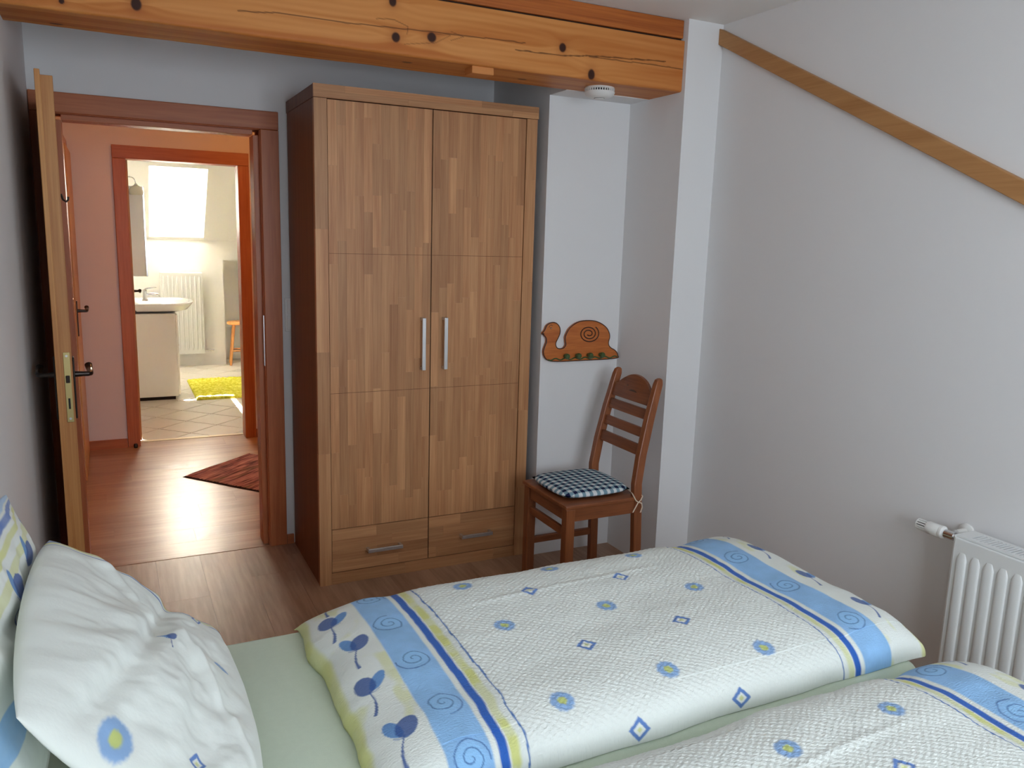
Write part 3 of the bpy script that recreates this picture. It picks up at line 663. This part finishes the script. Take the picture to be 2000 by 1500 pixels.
ra.part('pipe_sleeve', MB().tube([(vx+.03, RY+.045, vz), (XR-.004, RY+.045, vz)], .0125, 16), M['plastic'], vb, 0, True)
ra.part('wall_rosette', MB().lathe([(.026, 0), (.025, -.007), (.016, -.012), (.0126, -.013)], (XR-.001, RY+.045, vz), 0, 28), M['plastic'], vb, 0, True)
th_ = ra.part('thermostat_head', MB().lathe([(.0175, RY+.062), (.021, RY+.066), (.021, RY+.074), (.019, RY+.076), (.0205, RY+.079), (.0205, RY+.118), (.0185, RY+.122)], (vx, 0, vz), 1, 32), M['plastic'], None, 0, True)
ra.part('head_core', MB().lathe([(.0152, RY+.12), (.0152, RY+.152)], (vx, 0, vz), 1, 24), M['black'], th_)
for k in range(14):
    a = 2*math.pi*k/14; q = B(.0135, .0185, RY+.120, RY+.155, -.0022, .0022)
    q.v = [(vx+p[0]*math.cos(a)-p[2]*math.sin(a), p[1], vz+p[0]*math.sin(a)+p[2]*math.cos(a)) for p in q.v]; ra.part('grip_fin', q, M['plastic'], th_)
ra.part('head_cap', MB().lathe([(.0185, RY+.152), (.017, RY+.157), (.0005, RY+.158)], (vx, 0, vz), 1, 24), M['plastic'], th_, 0, True)
for y in (RY-.25, RYE+.25): ra.part('wall_bracket', B(RX+.09, XR-.001, y-.015, y+.015, RZ0+.1, RZ1-.1), M['radi'])

# ------------------------------------------------------------------ bed
BXH, BXF = -.93, 1.085; YM0, YM1, YM2 = -1.885, -2.688, -3.49; ZM = .50
bd_ = T('double_bed', (.08, -2.69, 0), 'low pine double bed frame under the two mattresses', 'bed')
bd_.part('side_rail', B(BXH, BXF+.01, YM0+.002, YM0+.03, .14, .33), M['bedwood'], None, .004)
bd_.part('side_rail', B(BXH, BXF+.01, YM2-.03, YM2-.002, .14, .33), M['bedwood'], None, .004)
bd_.part('foot_board', B(BXF+.01, BXF+.036, YM2-.03, YM0+.03, .14, .33), M['bedwood'], None, .004)
bd_.part('head_board', B(XL+.004, BXH-.004, YM2-.03, YM0+.03, .10, .495), M['bedwood'], None, .004)
for i in range(14):
    x = BXH+.08+i*.146; bd_.part('slat', B(x, x+.08, YM2-.002, YM0+.002, .29, .312), M['bedwood'])
for x in (BXH+.01, BXF-.06):
    for y in (YM2-.02, YM0-.04): bd_.part('leg', B(x, x+.06, y, y+.06, 0, .288), M['bedwood'], None, .004)
def mattress(y0, y1, label):
    mb = MB(); nx, ny = 50, 26; v = []
    o = B(BXH, BXF, y1, y0, .313, ZM).build('mattress', M['sheet'], None, .03); o.modifiers['bevel'].segments = 5
    for p in o.data.polygons: p.use_smooth = True
    tag(o, label, 'mattress')
mattress(YM0, YM1+.004, 'mattress in a pale green terry sheet on the wardrobe side of the bed')
mattress(YM1-.004, YM2, 'second mattress in a pale green terry sheet on the window side of the bed')

# --- printed cover: colours from cloth coordinates (a: metres from the head edge, s: metres across, L: length)
CW = s2l(230, 234, 228); BLUE = s2l(146, 190, 232); STRIPE = s2l(52, 102, 186); YEL = s2l(214, 216, 132); DARK = s2l(58, 92, 158); LINE = s2l(86, 122, 178)
def swirl(C, A, S_, ca, cs, R=.043, col=None, ph=0.):
    da, ds = A-ca, S_-cs; wob = (vnoise(A*60, S_*60, 31)-.5)*.004
    r = np.hypot(da, ds)+wob; phi = (np.arctan2(ds, da)+ph) % (2*math.pi); pitch = R/2.3; d_ = np.full(r.shape, 9.)
    for k in range(3): rk = pitch*(phi/(2*math.pi)+k)+.002; d_ = np.minimum(d_, np.where(rk < R, np.abs(r-rk), 9))
    return lay(C, DARK if col is None else col, .8*(1-sm(.0007, .0022, d_)))
def ring(C, A, S_, ca, cs, R=.027):
    r = np.hypot(A-ca, S_-cs)+(vnoise(A*220, S_*220, 5)-.5)*.004
    C = lay(C, s2l(118, 162, 214), .85*(1-sm(R*.82, R*1.12, r)))
    return lay(C, s2l(200, 208, 110), .9*(1-sm(R*.28, R*.48, r)))
def diamond(C, A, S_, ca, cs, R=.027, rot=.1):
    c_, s_ = math.cos(rot), math.sin(rot); p = (A-ca)*c_+(S_-cs)*s_; q = -(A-ca)*s_+(S_-cs)*c_
    r = np.abs(p)+np.abs(q)+(vnoise(A*160, S_*160, 6)-.5)*.002
    C = lay(C, s2l(66, 116, 190), .9*(1-sm(R*.92, R*1.06, r))); C = lay(C, CW, 1-sm(R*.5, R*.62, r))
    return lay(C, s2l(210, 216, 140), .8*(1-sm(R*.18, R*.34, r)))
def tulip(C, A, S_, ca, cs, k=1., fl=1., rot=0.):
    """two petals and a thickening stem running along +s"""
    c_, s_ = math.cos(rot), math.sin(rot); a = ((A-ca)*c_+(S_-cs)*s_)*fl/k; s = (-(A-ca)*s_+(S_-cs)*c_)/k; nz = (vnoise(A*200, S_*200, 8)-.5)*.12
    def ell(ox, oy, ra, rb, an):
        p = (a-ox)*math.cos(an)+(s-oy)*math.sin(an); q = -(a-ox)*math.sin(an)+(s-oy)*math.cos(an); return (p/ra)**2+(q/rb)**2+nz
    C = lay(C, s2l(96, 146, 204), .95*(1-sm(.85, 1.1, ell(.012, -.020, .010, .021, .45)))); C = lay(C, DARK, .9*(1-sm(.85, 1.1, ell(-.006, -.017, .015, .021, -.35))))
    st = np.abs(a-.004*np.sin(s*60))-(.0008+.045*np.clip(s-.012, 0, .06)); C = lay(C, DARK, .9*(1-sm(-.0003, .0009, st))*((s > -.002) & (s < .052)))
    return lay(C, LINE, .7*(1-sm(.0004, .0014, np.abs(s-.003+a*a*28)))*(np.abs(a) < .014))
def bands(C, D, A, S_, seed):
    """border at one end of the cover: D = metres from that end"""
    e = (fbm(S_*14, S_*0+seed, seed, 3)-.5)*.008; wc = fbm(A*22, S_*22, seed+3, 3)
    C = lay(C, YEL, .75*(1-sm(.008, .02, D+e))); C = lay(C, YEL, .5*sm(.60, .72, fbm(A*16, S_*9, seed+5, 3))*(D < .13))
    C = lay(C, BLUE*(.86+.28*wc[..., None]), sm(.127, .133, D+e*.5)*(1-sm(.222, .228, D+e*.5)))
    C = lay(C, STRIPE, sm(.236, .240, D+e)*(1-sm(.255, .259, D+e)))
    C = lay(C, YEL, (.55+.4*sm(.4, .6, wc))*sm(.259, .262, D+e)*(1-sm(.274, .284, D+e*1.6)))
    return lay(C, LINE, sm(.2925, .294, D+e*1.3)*(1-sm(.2965, .298, D+e*1.3)))
def duvet(name, label, x0, x1, y0, y1, T0, marks_px, seed, swh, swf, tuh, tuf):
    nx, ns = int((x1-x0)/.0026), 400; W_ = y0-y1; Ln = x1-x0
    th = np.linspace(0, math.pi, 4000); n1, n2 = 5.5, 2.6
    cy = np.sign(np.cos(th))*np.abs(np.cos(th))**(2/n1)*W_/2; cz = np.abs(np.sin(th))**(2/n2)*T0
    arc = np.concatenate([[0], np.cumsum(np.hypot(np.diff(cy), np.diff(cz)))]); s = np.linspace(0, arc[-1], ns)
    y = (y0+y1)/2+np.interp(s, arc, cy); z = np.interp(s, arc, cz)
    X = np.linspace(x0, x1, nx); A, S_ = np.meshgrid(X-x0, s, indexing='ij')
    Z = np.repeat(z[None], nx, 0); Y = np.repeat(y[None], nx, 0)
    prof = lambda D, lo, w_: lo+(1-lo)*np.sqrt(np.clip(1-(1-np.clip(D/w_, 0, 1))**2, 0, 1))
    tx = prof(A, .10, .26)*prof(Ln-A, .50, .12)
    body = sm(0, .05, z)[None]*np.ones((nx, 1))
    wr = (fbm(A*2.2, S_*5, seed, 2)-.5)*.018+(fbm(A*8, S_*12, seed+2, 3)-.5)*.006
    wr += .003*np.exp(-((S_-.27+.05*(A-.6))/.010)**2)*sm(.3, .5, A)*sm(1.1, .9, A)      # ironed fold
    wr += -.012*np.exp(-((A-.24)/.05)**2)-.010*np.exp(-((Ln-A-.25)/.05)**2)                # quilting dip behind the borders
    wr += .0011*np.sin(A*2*math.pi/.021+8*fbm(A*10, S_*40, seed+9, 2))*np.sin(S_*2*math.pi/.017)*sm(.27, .31, A)*sm(.27, .31, Ln-A)
    Zt = ZM+.003+Z*tx+wr*body*np.clip(tx, .25, 1)
    # scalloped ends and sides
    edge = (fbm(S_*9, S_*0+.3, seed+4, 3)-.5)*.035; X2 = X[:, None]+edge*(sm(.14, 0, A)+sm(.14, 0, Ln-A))
    Y2 = Y+(fbm(A*5, A*0+.7, seed+6, 3)-.5)*.03*np.where(np.abs(Y-(y0+y1)/2) > W_*.42, 1, .3)
    Zt = Zt-.045*sm(.035, 0, Ln-A)*0
    Zt = np.maximum(Zt, ZM+.002)
    C = np.ones((nx, ns, 3))*CW*(.97+.06*fbm(A*6, S_*6, seed+1, 3)[..., None])
    C = bands(C, A, A, S_, seed); C = bands(C, Ln-A, A, S_, seed+1)
    def cloth(u, v, zz):
        p = at(u, v, 2, zz); m_ = s[np.argmin(np.abs(y-p[1])+np.where(z < T0*.3, .02, 0))]; return p[0]-x0, m_
    for kind, u, v, zz in marks_px:
        a, q = cloth(u, v, zz); C = ring(C, A, S_, a, q) if kind == 'o' else diamond(C, A, S_, a, q)
    for q in swh: C = lay(C, s2l(150, 200, 240), .6*(1-sm(.025, .036, np.hypot(A-.178, S_-q)))); C = swirl(C, A, S_, .178, q, ph=q*9)
    for q in swf: C = lay(C, s2l(150, 200, 240), .6*(1-sm(.025, .036, np.hypot(A-Ln+.178, S_-q)))); C = swirl(C, A, S_, Ln-.178, q, ph=q*7)
    for k, q in enumerate(tuh): C = tulip(C, A, S_, .068+.008*(-1)**k, q, 1.5, 1 if k % 2 else -1, .18)
    for k, q in enumerate(tuf): C = tulip(C, A, S_, Ln-.068, q, 1.3, 1, .35)
    P = np.stack([X2, Y2, Zt], -1); Q = P.copy(); Q[..., 2] = ZM+.0015
    base = ((x0+x1)/2, (y0+y1)/2, ZM)
    o = grid_object(name, P, C, M['duvet'], None, Q, base); tag(o, label, 'duvet', 'patterned duvets on the bed'); return o
m1 = [('o', 985, 1228, .59), ('o', 1073, 1114, .585), ('o', 903, 1155, .58), ('o', 1185, 1184, .595), ('o', 1237, 1088, .585), ('o', 1356, 1147, .595), ('o', 1098, 1363, .595), ('o', 1305, 1303, .595), ('o', 1493, 1259, .595),
      ('d', 1033, 1165, .585), ('d', 1212, 1132, .59), ('d', 1145, 1260, .595), ('d', 1332, 1217, .595), ('d', 1273, 1408, .575), ('d', 1481, 1349, .575)]
duvet('duvet', 'white duvet with blue swirl borders lying on the wardrobe side', -.325, 1.125, -1.895, -2.665, .098, m1, 40, (.12, .29, .47, .65, .81), (.10, .30, .50, .72), (.06, .20, .35, .52, .70), (.10, .28, .48, .68))
m2 = [('o', 1538, 1466, .59), ('o', 1740, 1388, .59), ('d', 1768, 1497, .6)]
duvet('duvet', 'white duvet with blue swirl borders lying on the window side', -.325, 1.115, -2.735, -3.50, .092, m2, 70, (.12, .30, .48, .66), (.12, .32, .54, .72), (.08, .26, .44, .62), (.08, .30, .48, .66))

# --- pillows
def pillow(label, bez, yc, W_, Tk, decorate, seed, amp=1.):
    n_ = 330; m_ = 240; u = np.linspace(-1, 1, n_); v = np.linspace(0, 1, m_); U, V = np.meshgrid(u, v, indexing='ij')
    b0, b1, b2 = (np.array(q) for q in bez); t_ = V[..., None]
    c = b0*(1-t_)**2+2*b1*t_*(1-t_)+b2*t_**2; d_ = 2*(b1-b0)*(1-t_)+2*(b2-b1)*t_; d_ /= np.linalg.norm(d_, axis=-1, keepdims=True)
    nrm = np.stack([d_[..., 1], -d_[..., 0]], -1)                              # in the x-z plane, towards the foot end
    w2 = 2*V-1; puff = np.clip((1-np.abs(U)**2.8), 0, 1)**.55*np.clip((1-np.abs(w2)**2.8), 0, 1)**.55
    wr = ((fbm(U*2.2+3, V*3, seed, 3)-.5)*.075+(fbm(U*6, V*5, seed+2, 3)-.5)*.022)*puff*amp
    wr += -.020*amp*np.exp(-((V-.62-.25*U)/.05)**2)*puff+.012*amp*np.exp(-((V-.40+.5*U)/.035)**2)*puff
    cr_ = (np.abs(U)*np.abs(w2))**2; pin = (1-.05*(1-np.abs(w2)**2))*(1-.10*cr_)                                             # edges drawn in between the ears
    yy = yc-U*W_/2*pin+.01*(fbm(V*6, U*0, seed+5)-.5)
    ext = -w2*.035*cr_                                            # corners reach a little further
    def surf(sg): off = (Tk*puff+wr) if sg > 0 else -Tk*.4*puff; return np.stack([c[..., 0]+nrm[..., 0]*off+d_[..., 0]*ext, yy, c[..., 1]+nrm[..., 1]*off+d_[..., 1]*ext], -1)
    A = V*.62; S_ = (U+1)/2*W_; C = np.ones((n_, m_, 3))*CW*(.98+.04*fbm(A*8, S_*8, seed, 3)[..., None]); C = decorate(C, A, S_)
    base = (float(b0[0]), yc, ZM)
    P = surf(1); Q = surf(-1)
    P[..., 2] = np.maximum(P[..., 2], ZM+.003); Q[..., 2] = np.maximum(Q[..., 2], ZM+.002); Q[..., 0] = np.maximum(Q[..., 0], XL+.003)
    P[..., 0] = np.maximum(P[..., 0], XL+.004)
    o = grid_object('pillow', P, C, M['pillow'], None, Q, base); return tag(o, label, 'pillow', 'pillows at the head of the bed')
def dec_back(C, A, S_):
    D = .62-A+(fbm(S_*12, S_*0, 91, 3)-.5)*.012; wc = fbm(A*20, S_*20, 92, 3)
    for d0, d1_, col, k in ((-.02, .012, BLUE, .7), (.02, .04, STRIPE, .85), (.055, .075, YEL, .8), (.105, .135, YEL, .6), (.26, .36, BLUE, .95)):
        C = lay(C, col, k*(.8+.3*wc)*sm(d0-.003, d0+.003, D)*(1-sm(d1_-.003, d1_+.003, D)))
    for q in (.09, .26, .44): C = swirl(C, A, S_, .31, q)
    for q in (.05, .21, .40): C = tulip(C, A, S_, .44, q+.02, 1.9, 1, .9)
    return C
def dec_front(C, A, S_):
    C = bands(C, S_+.205, A, S_, 95)
    for a, q, r in ((.11, .34, .03), (.44, .74, .04)): C = ring(C, A, S_, a, q, r)
    for a, q in ((.16, .11), (.24, .70)): C = diamond(C, A, S_, a, q, .026)
    return tulip(C, A, S_, .34, .40, .85)
pillow('patterned pillow standing upright against the wall behind the white pillow', ((-.875, .55), (-.925, .76), (-.95, .985)), -2.27, .80, .040, dec_back, 61, .6)
pillow('plump white pillow leaning on the upright pillow, front one of the two', ((-.505, .57), (-.70, .60), (-.885, .885)), -2.33, .80, .085, dec_front, 83)

# ------------------------------------------------------------------ hall things
def rug(name, label, corner, e1, l1, e2, l2, colour, m, hgt, amp, fx, fy, step, group=None):
    e1 = np.array(e1)/np.hypot(*e1); e2 = np.array(e2)/np.hypot(*e2); na, nb = int(l1/step), int(l2/step)
    A, Bq = np.meshgrid(np.linspace(0, l1, na), np.linspace(0, l2, nb), indexing='ij')
    edge = np.minimum(np.minimum(A, l1-A), np.minimum(Bq, l2-Bq)); body = sm(0, .015, edge)
    z = .0015+body*(hgt+amp*(fbm(A*fx, Bq*fy, 17, 2)-.5)); wv = (fbm(A*7, Bq*7, 23, 2)-.5)*.012
    P = np.stack([corner[0]+e1[0]*A+e2[0]*(Bq+wv), corner[1]+e1[1]*A+e2[1]*(Bq+wv), z], -1); Q = P.copy(); Q[..., 2] = .001
    if np.cross(e1, e2) < 0: P = P[::-1]; Q = Q[::-1]; A = A[::-1]; Bq = Bq[::-1]; edge = edge[::-1]
    o = grid_object(name, P, colour(A, Bq, edge), m, None, Q, (float(corner[0]), float(corner[1]), 0)); return tag(o, label, 'rug')
def rag(A, Bq, edge):
    f = fbm(A*9, Bq*110, 3, 3); g = fbm(A*3, Bq*16, 6, 2); C = np.ones((*A.shape, 3))*s2l(166, 104, 98)
    C = lay(C, s2l(200, 142, 128), sm(.5, .72, f)); C = lay(C, s2l(92, 56, 60), sm(.5, .3, f)*.9); C = lay(C, s2l(122, 104, 76), .5*sm(.6, .75, g))
    return lay(C, s2l(34, 24, 28), 1-sm(.008, .014, edge))
rug('rag_rug', 'small dark red woven rug lying askew on the hall floor', (-.385, 1.338), (.48, .43), .62, (.634, -.773), 1.15, rag, M['ragrug'], .008, .006, 9, 110, .0045)
def shagc(A, Bq, edge):
    f = fbm(A*60, Bq*60, 4, 3); return lay(np.ones((*A.shape, 3))*s2l(196, 190, 36), s2l(226, 222, 96), sm(.4, .7, f))
rug('bath_rug', 'shaggy lime yellow bath rug on the bathroom tiles', (-.085, 3.74), (1, 0), .85, (0, 1), 1.05, shagc, M['shag'], .018, .018, 55, 55, .007)
cl = T('assumed_hall_lamp', (.35, 1.05, ZC), 'assumed warm lamp, out of view under the hall ceiling', 'lamp')  # unseen, assumed lamp, put in to warm the upper hall walls
em = bpy.data.materials.new('lamp_glow'); em.use_nodes = True; b = em.node_tree.nodes['Principled BSDF']; b.inputs['Emission Color'].default_value = (1, .43, .12, 1); b.inputs['Emission Strength'].default_value = 52; b.inputs['Base Color'].default_value = (.8, .7, .5, 1)
cl.part('base', MB().lathe([(.13, 0), (.13, -.02), (.12, -.024)], (.35, 1.05, ZC), 2, 32), M['plastic'], None, 0, True)
cl.part('shade', MB().lathe([(.125, -.022), (.13, -.05), (.10, -.085), (.05, -.10), (.0005, -.103)], (.35, 1.05, ZC), 2, 32), em, None, 0, True)

# ------------------------------------------------------------------ bathroom things
VY = 3.85
va = T('vanity_cabinet', (-.37, 4.2, 0), 'white washbasin cabinet beside the bathroom doorway', 'cabinet')
va.part('body', B(BX0+.002, -.225, VY, 4.62, .03, .775), M['cab'], None, .003); va.part('plinth', B(BX0+.002, -.25, VY+.012, 4.61, 0, .03), M['gap'])
for y in (VY+.004, VY+.386): dr = va.part('cabinet_door', B(-.224, -.206, y, y+.38, .04, .765), M['cab'], None, .003); va.part('knob', MB().lathe([(.004, 0), (.004, .012), (.011, .016), (.010, .024), (.0005, .026)], (-.206, y+.35 if y < 4 else y+.03, .45), 0, 16), M['chrome'], dr, 0, True)
bs = T('washbasin', (-.35, 4.23, .776), 'white ceramic washbasin on top of the cabinet', 'washbasin')
ol = []
for k in range(40):
    a = math.pi*(k/39)-math.pi/2; ol.append((4.235+.385*math.sin(a), -.30+.255*max(0, math.cos(a))**.75))
def basin():
    mb = MB(); lev = [(.78, .70, 0), (.84, .93, .02), (.98, .98, .06), (1, 1, .075), (1, 1, .085), (.95, .93, .087), (.86, .80, .07), (.55, .5, .02), (.1, .1, .012)]; v = []; f = []
    outl = [(BX0+.003, 3.85), (-.30, 3.85)]+[(b_, a_) for a_, b_ in ol]+[(-.30, 4.62), (BX0+.003, 4.62)]; n_ = len(outl)
    for sx, sy, z in lev:
        for x, y in outl:
            X = BX0+.003+(x-BX0-.003)*sx if z < .087 or sx > .9 else -.33+(x+.33)*sx
            if sx <= .86 and z in (.07, .02, .012) : X = -.33+(x+.33)*sx
            v.append((X, 4.235+(y-4.235)*sy, .776+z))
    for i in range(len(lev)-1):
        for k in range(n_): f.append((i*n_+k, i*n_+(k+1) % n_, (i+1)*n_+(k+1) % n_, (i+1)*n_+k))
    f.append(tuple(range(n_))[::-1]); f.append(tuple(range((len(lev)-1)*n_, len(lev)*n_))); return mb.add(v, f)
bs.part('bowl', basin(), M['ceramic'], None, 0, True)
fx, fy = -.45, 4.235
fa = bs.part('faucet', MB().lathe([(.026, .862), (.024, .872), (.020, .876), (.019, .945), (.022, .952), (.018, .965), (.0005, .968)], (fx, fy, 0), 2, 20).tube([(fx, fy, .915), (fx+.05, fy, .925), (fx+.105, fy, .918), (fx+.118, fy, .908)], [.014, .012, .011, .011], 12), M['chrome'], None, 0, True)
bs.part('lever', MB().tube([(fx, fy, .962), (fx+.03, fy, .975), (fx+.10, fy, .985)], [.009, .007, .005], 10), M['chrome'], fa, 0, True)
p1 = at(279, 364, 1, 3.9); p2 = at(291, 540, 1, 3.9)
mc = T('mirror_cabinet', (-.49, 4.25, p2[2]), 'shallow white mirror cabinet above the washbasin', 'cabinet')
mx1 = (p1[0]+p2[0])/2
mc.part('body', B(BX0+.002, mx1-.012, 3.9, 4.58, p2[2], p1[2]), M['cab'], None, .002); mc.part('mirror_door', B(mx1-.0115, mx1, 3.9, 4.58, p2[2], p1[2]), M['chrome'], None, .001)
lc = at(266, 372, 1, 3.84); ax = lc[0]-.05
bl = T('bathroom_lamp', (ax, 3.87, p1[2]), 'curved chrome lamp with a glass bell shade above the mirror cabinet', 'lamp')
bl.part('arm', MB().tube([(ax-.035, 3.87, p1[2]), (ax-.035, 3.87, p1[2]+.03)]+[(ax+.005-.042*math.cos(k*math.pi/10), 3.87, p1[2]+.03+.045*math.sin(k*math.pi/10)) for k in range(1, 11)]+[(lc[0], 3.84, lc[2]+.055)], .0042, 8), M['chrome'], None, 0, True)
bl.part('socket', MB().lathe([(.010, .058), (.016, .048), (.014, .036)], tuple(lc), 2, 16), M['chrome'], None, 0, True)
bl.part('shade', MB().lathe([(.018, .042), (.040, .030), (.056, .004), (.058, -.018), (.052, -.035), (.046, -.035), (.05, -.01), (.03, .03)], tuple(lc), 2, 24), M['frost'], None, 0, True)
br = T('bathroom_radiator', (-.03, 5.68, 0), 'tall white panel radiator on the low bathroom wall', 'radiator')
br.part('panel', B(-.245, .185, 5.66, 5.68, .148, 1.047), M['radi'], None, .004); br.part('rear_panel', B(-.245, .185, 5.72, 5.74, .148, 1.047), M['radi'], None, .004)
br.part('top_cover', B(-.245, .185, 5.662, 5.738, 1.035, 1.05), M['radi'])
for i in range(9):
    x = -.215+i*.046; br.part('rib', MB().tube([(x, 5.661, .19), (x, 5.659, .22), (x, 5.659, .98), (x, 5.661, 1.01)], [.004, .011, .011, .004], 8), M['radi'], None, 0, True)
br.part('valve', MB().tube([(.185, 5.70, .175), (.245, 5.70, .175)], .012, 12).tube([(.245, 5.70, .175), (.285, 5.70, .175)], .018, 14).tube([(.225, 5.70, .175), (.225, YK, .175)], .009, 10), M['chrome'], None, 0, True)
br.part('bracket', B(-.15, -.12, 5.735, YK, .3, .9).box(.06, .09, 5.735, YK, .3, .9), M['radi'])
st = T('stool', (.57, 5.74, 0), 'small round beech stool standing in the bathroom niche', 'stool')
st.part('seat', MB().lathe([(.125, .462), (.135, .468), (.135, .488), (.125, .495)], (.57, 5.74, 0), 2, 32), M['stool'], None, 0, True)
for a in (.7, 2.27, 3.84, 5.41):
    c_, s_ = math.cos(a), math.sin(a); st.part('leg', MB().tube([(.57+.155*c_, 5.74+.155*s_, 0), (.57+.085*c_, 5.74+.085*s_, .465)], [.014, .017], 10), M['stool'], None, 0, True)
for a in (.7, 2.27, 3.84, 5.41):
    q = lambda b_: (.57+.13*math.cos(b_), 5.74+.13*math.sin(b_), .165); st.part('rung', MB().tube([q(a), q(a+math.pi/2)], .0095, 8), M['stool'], None, 0, True)
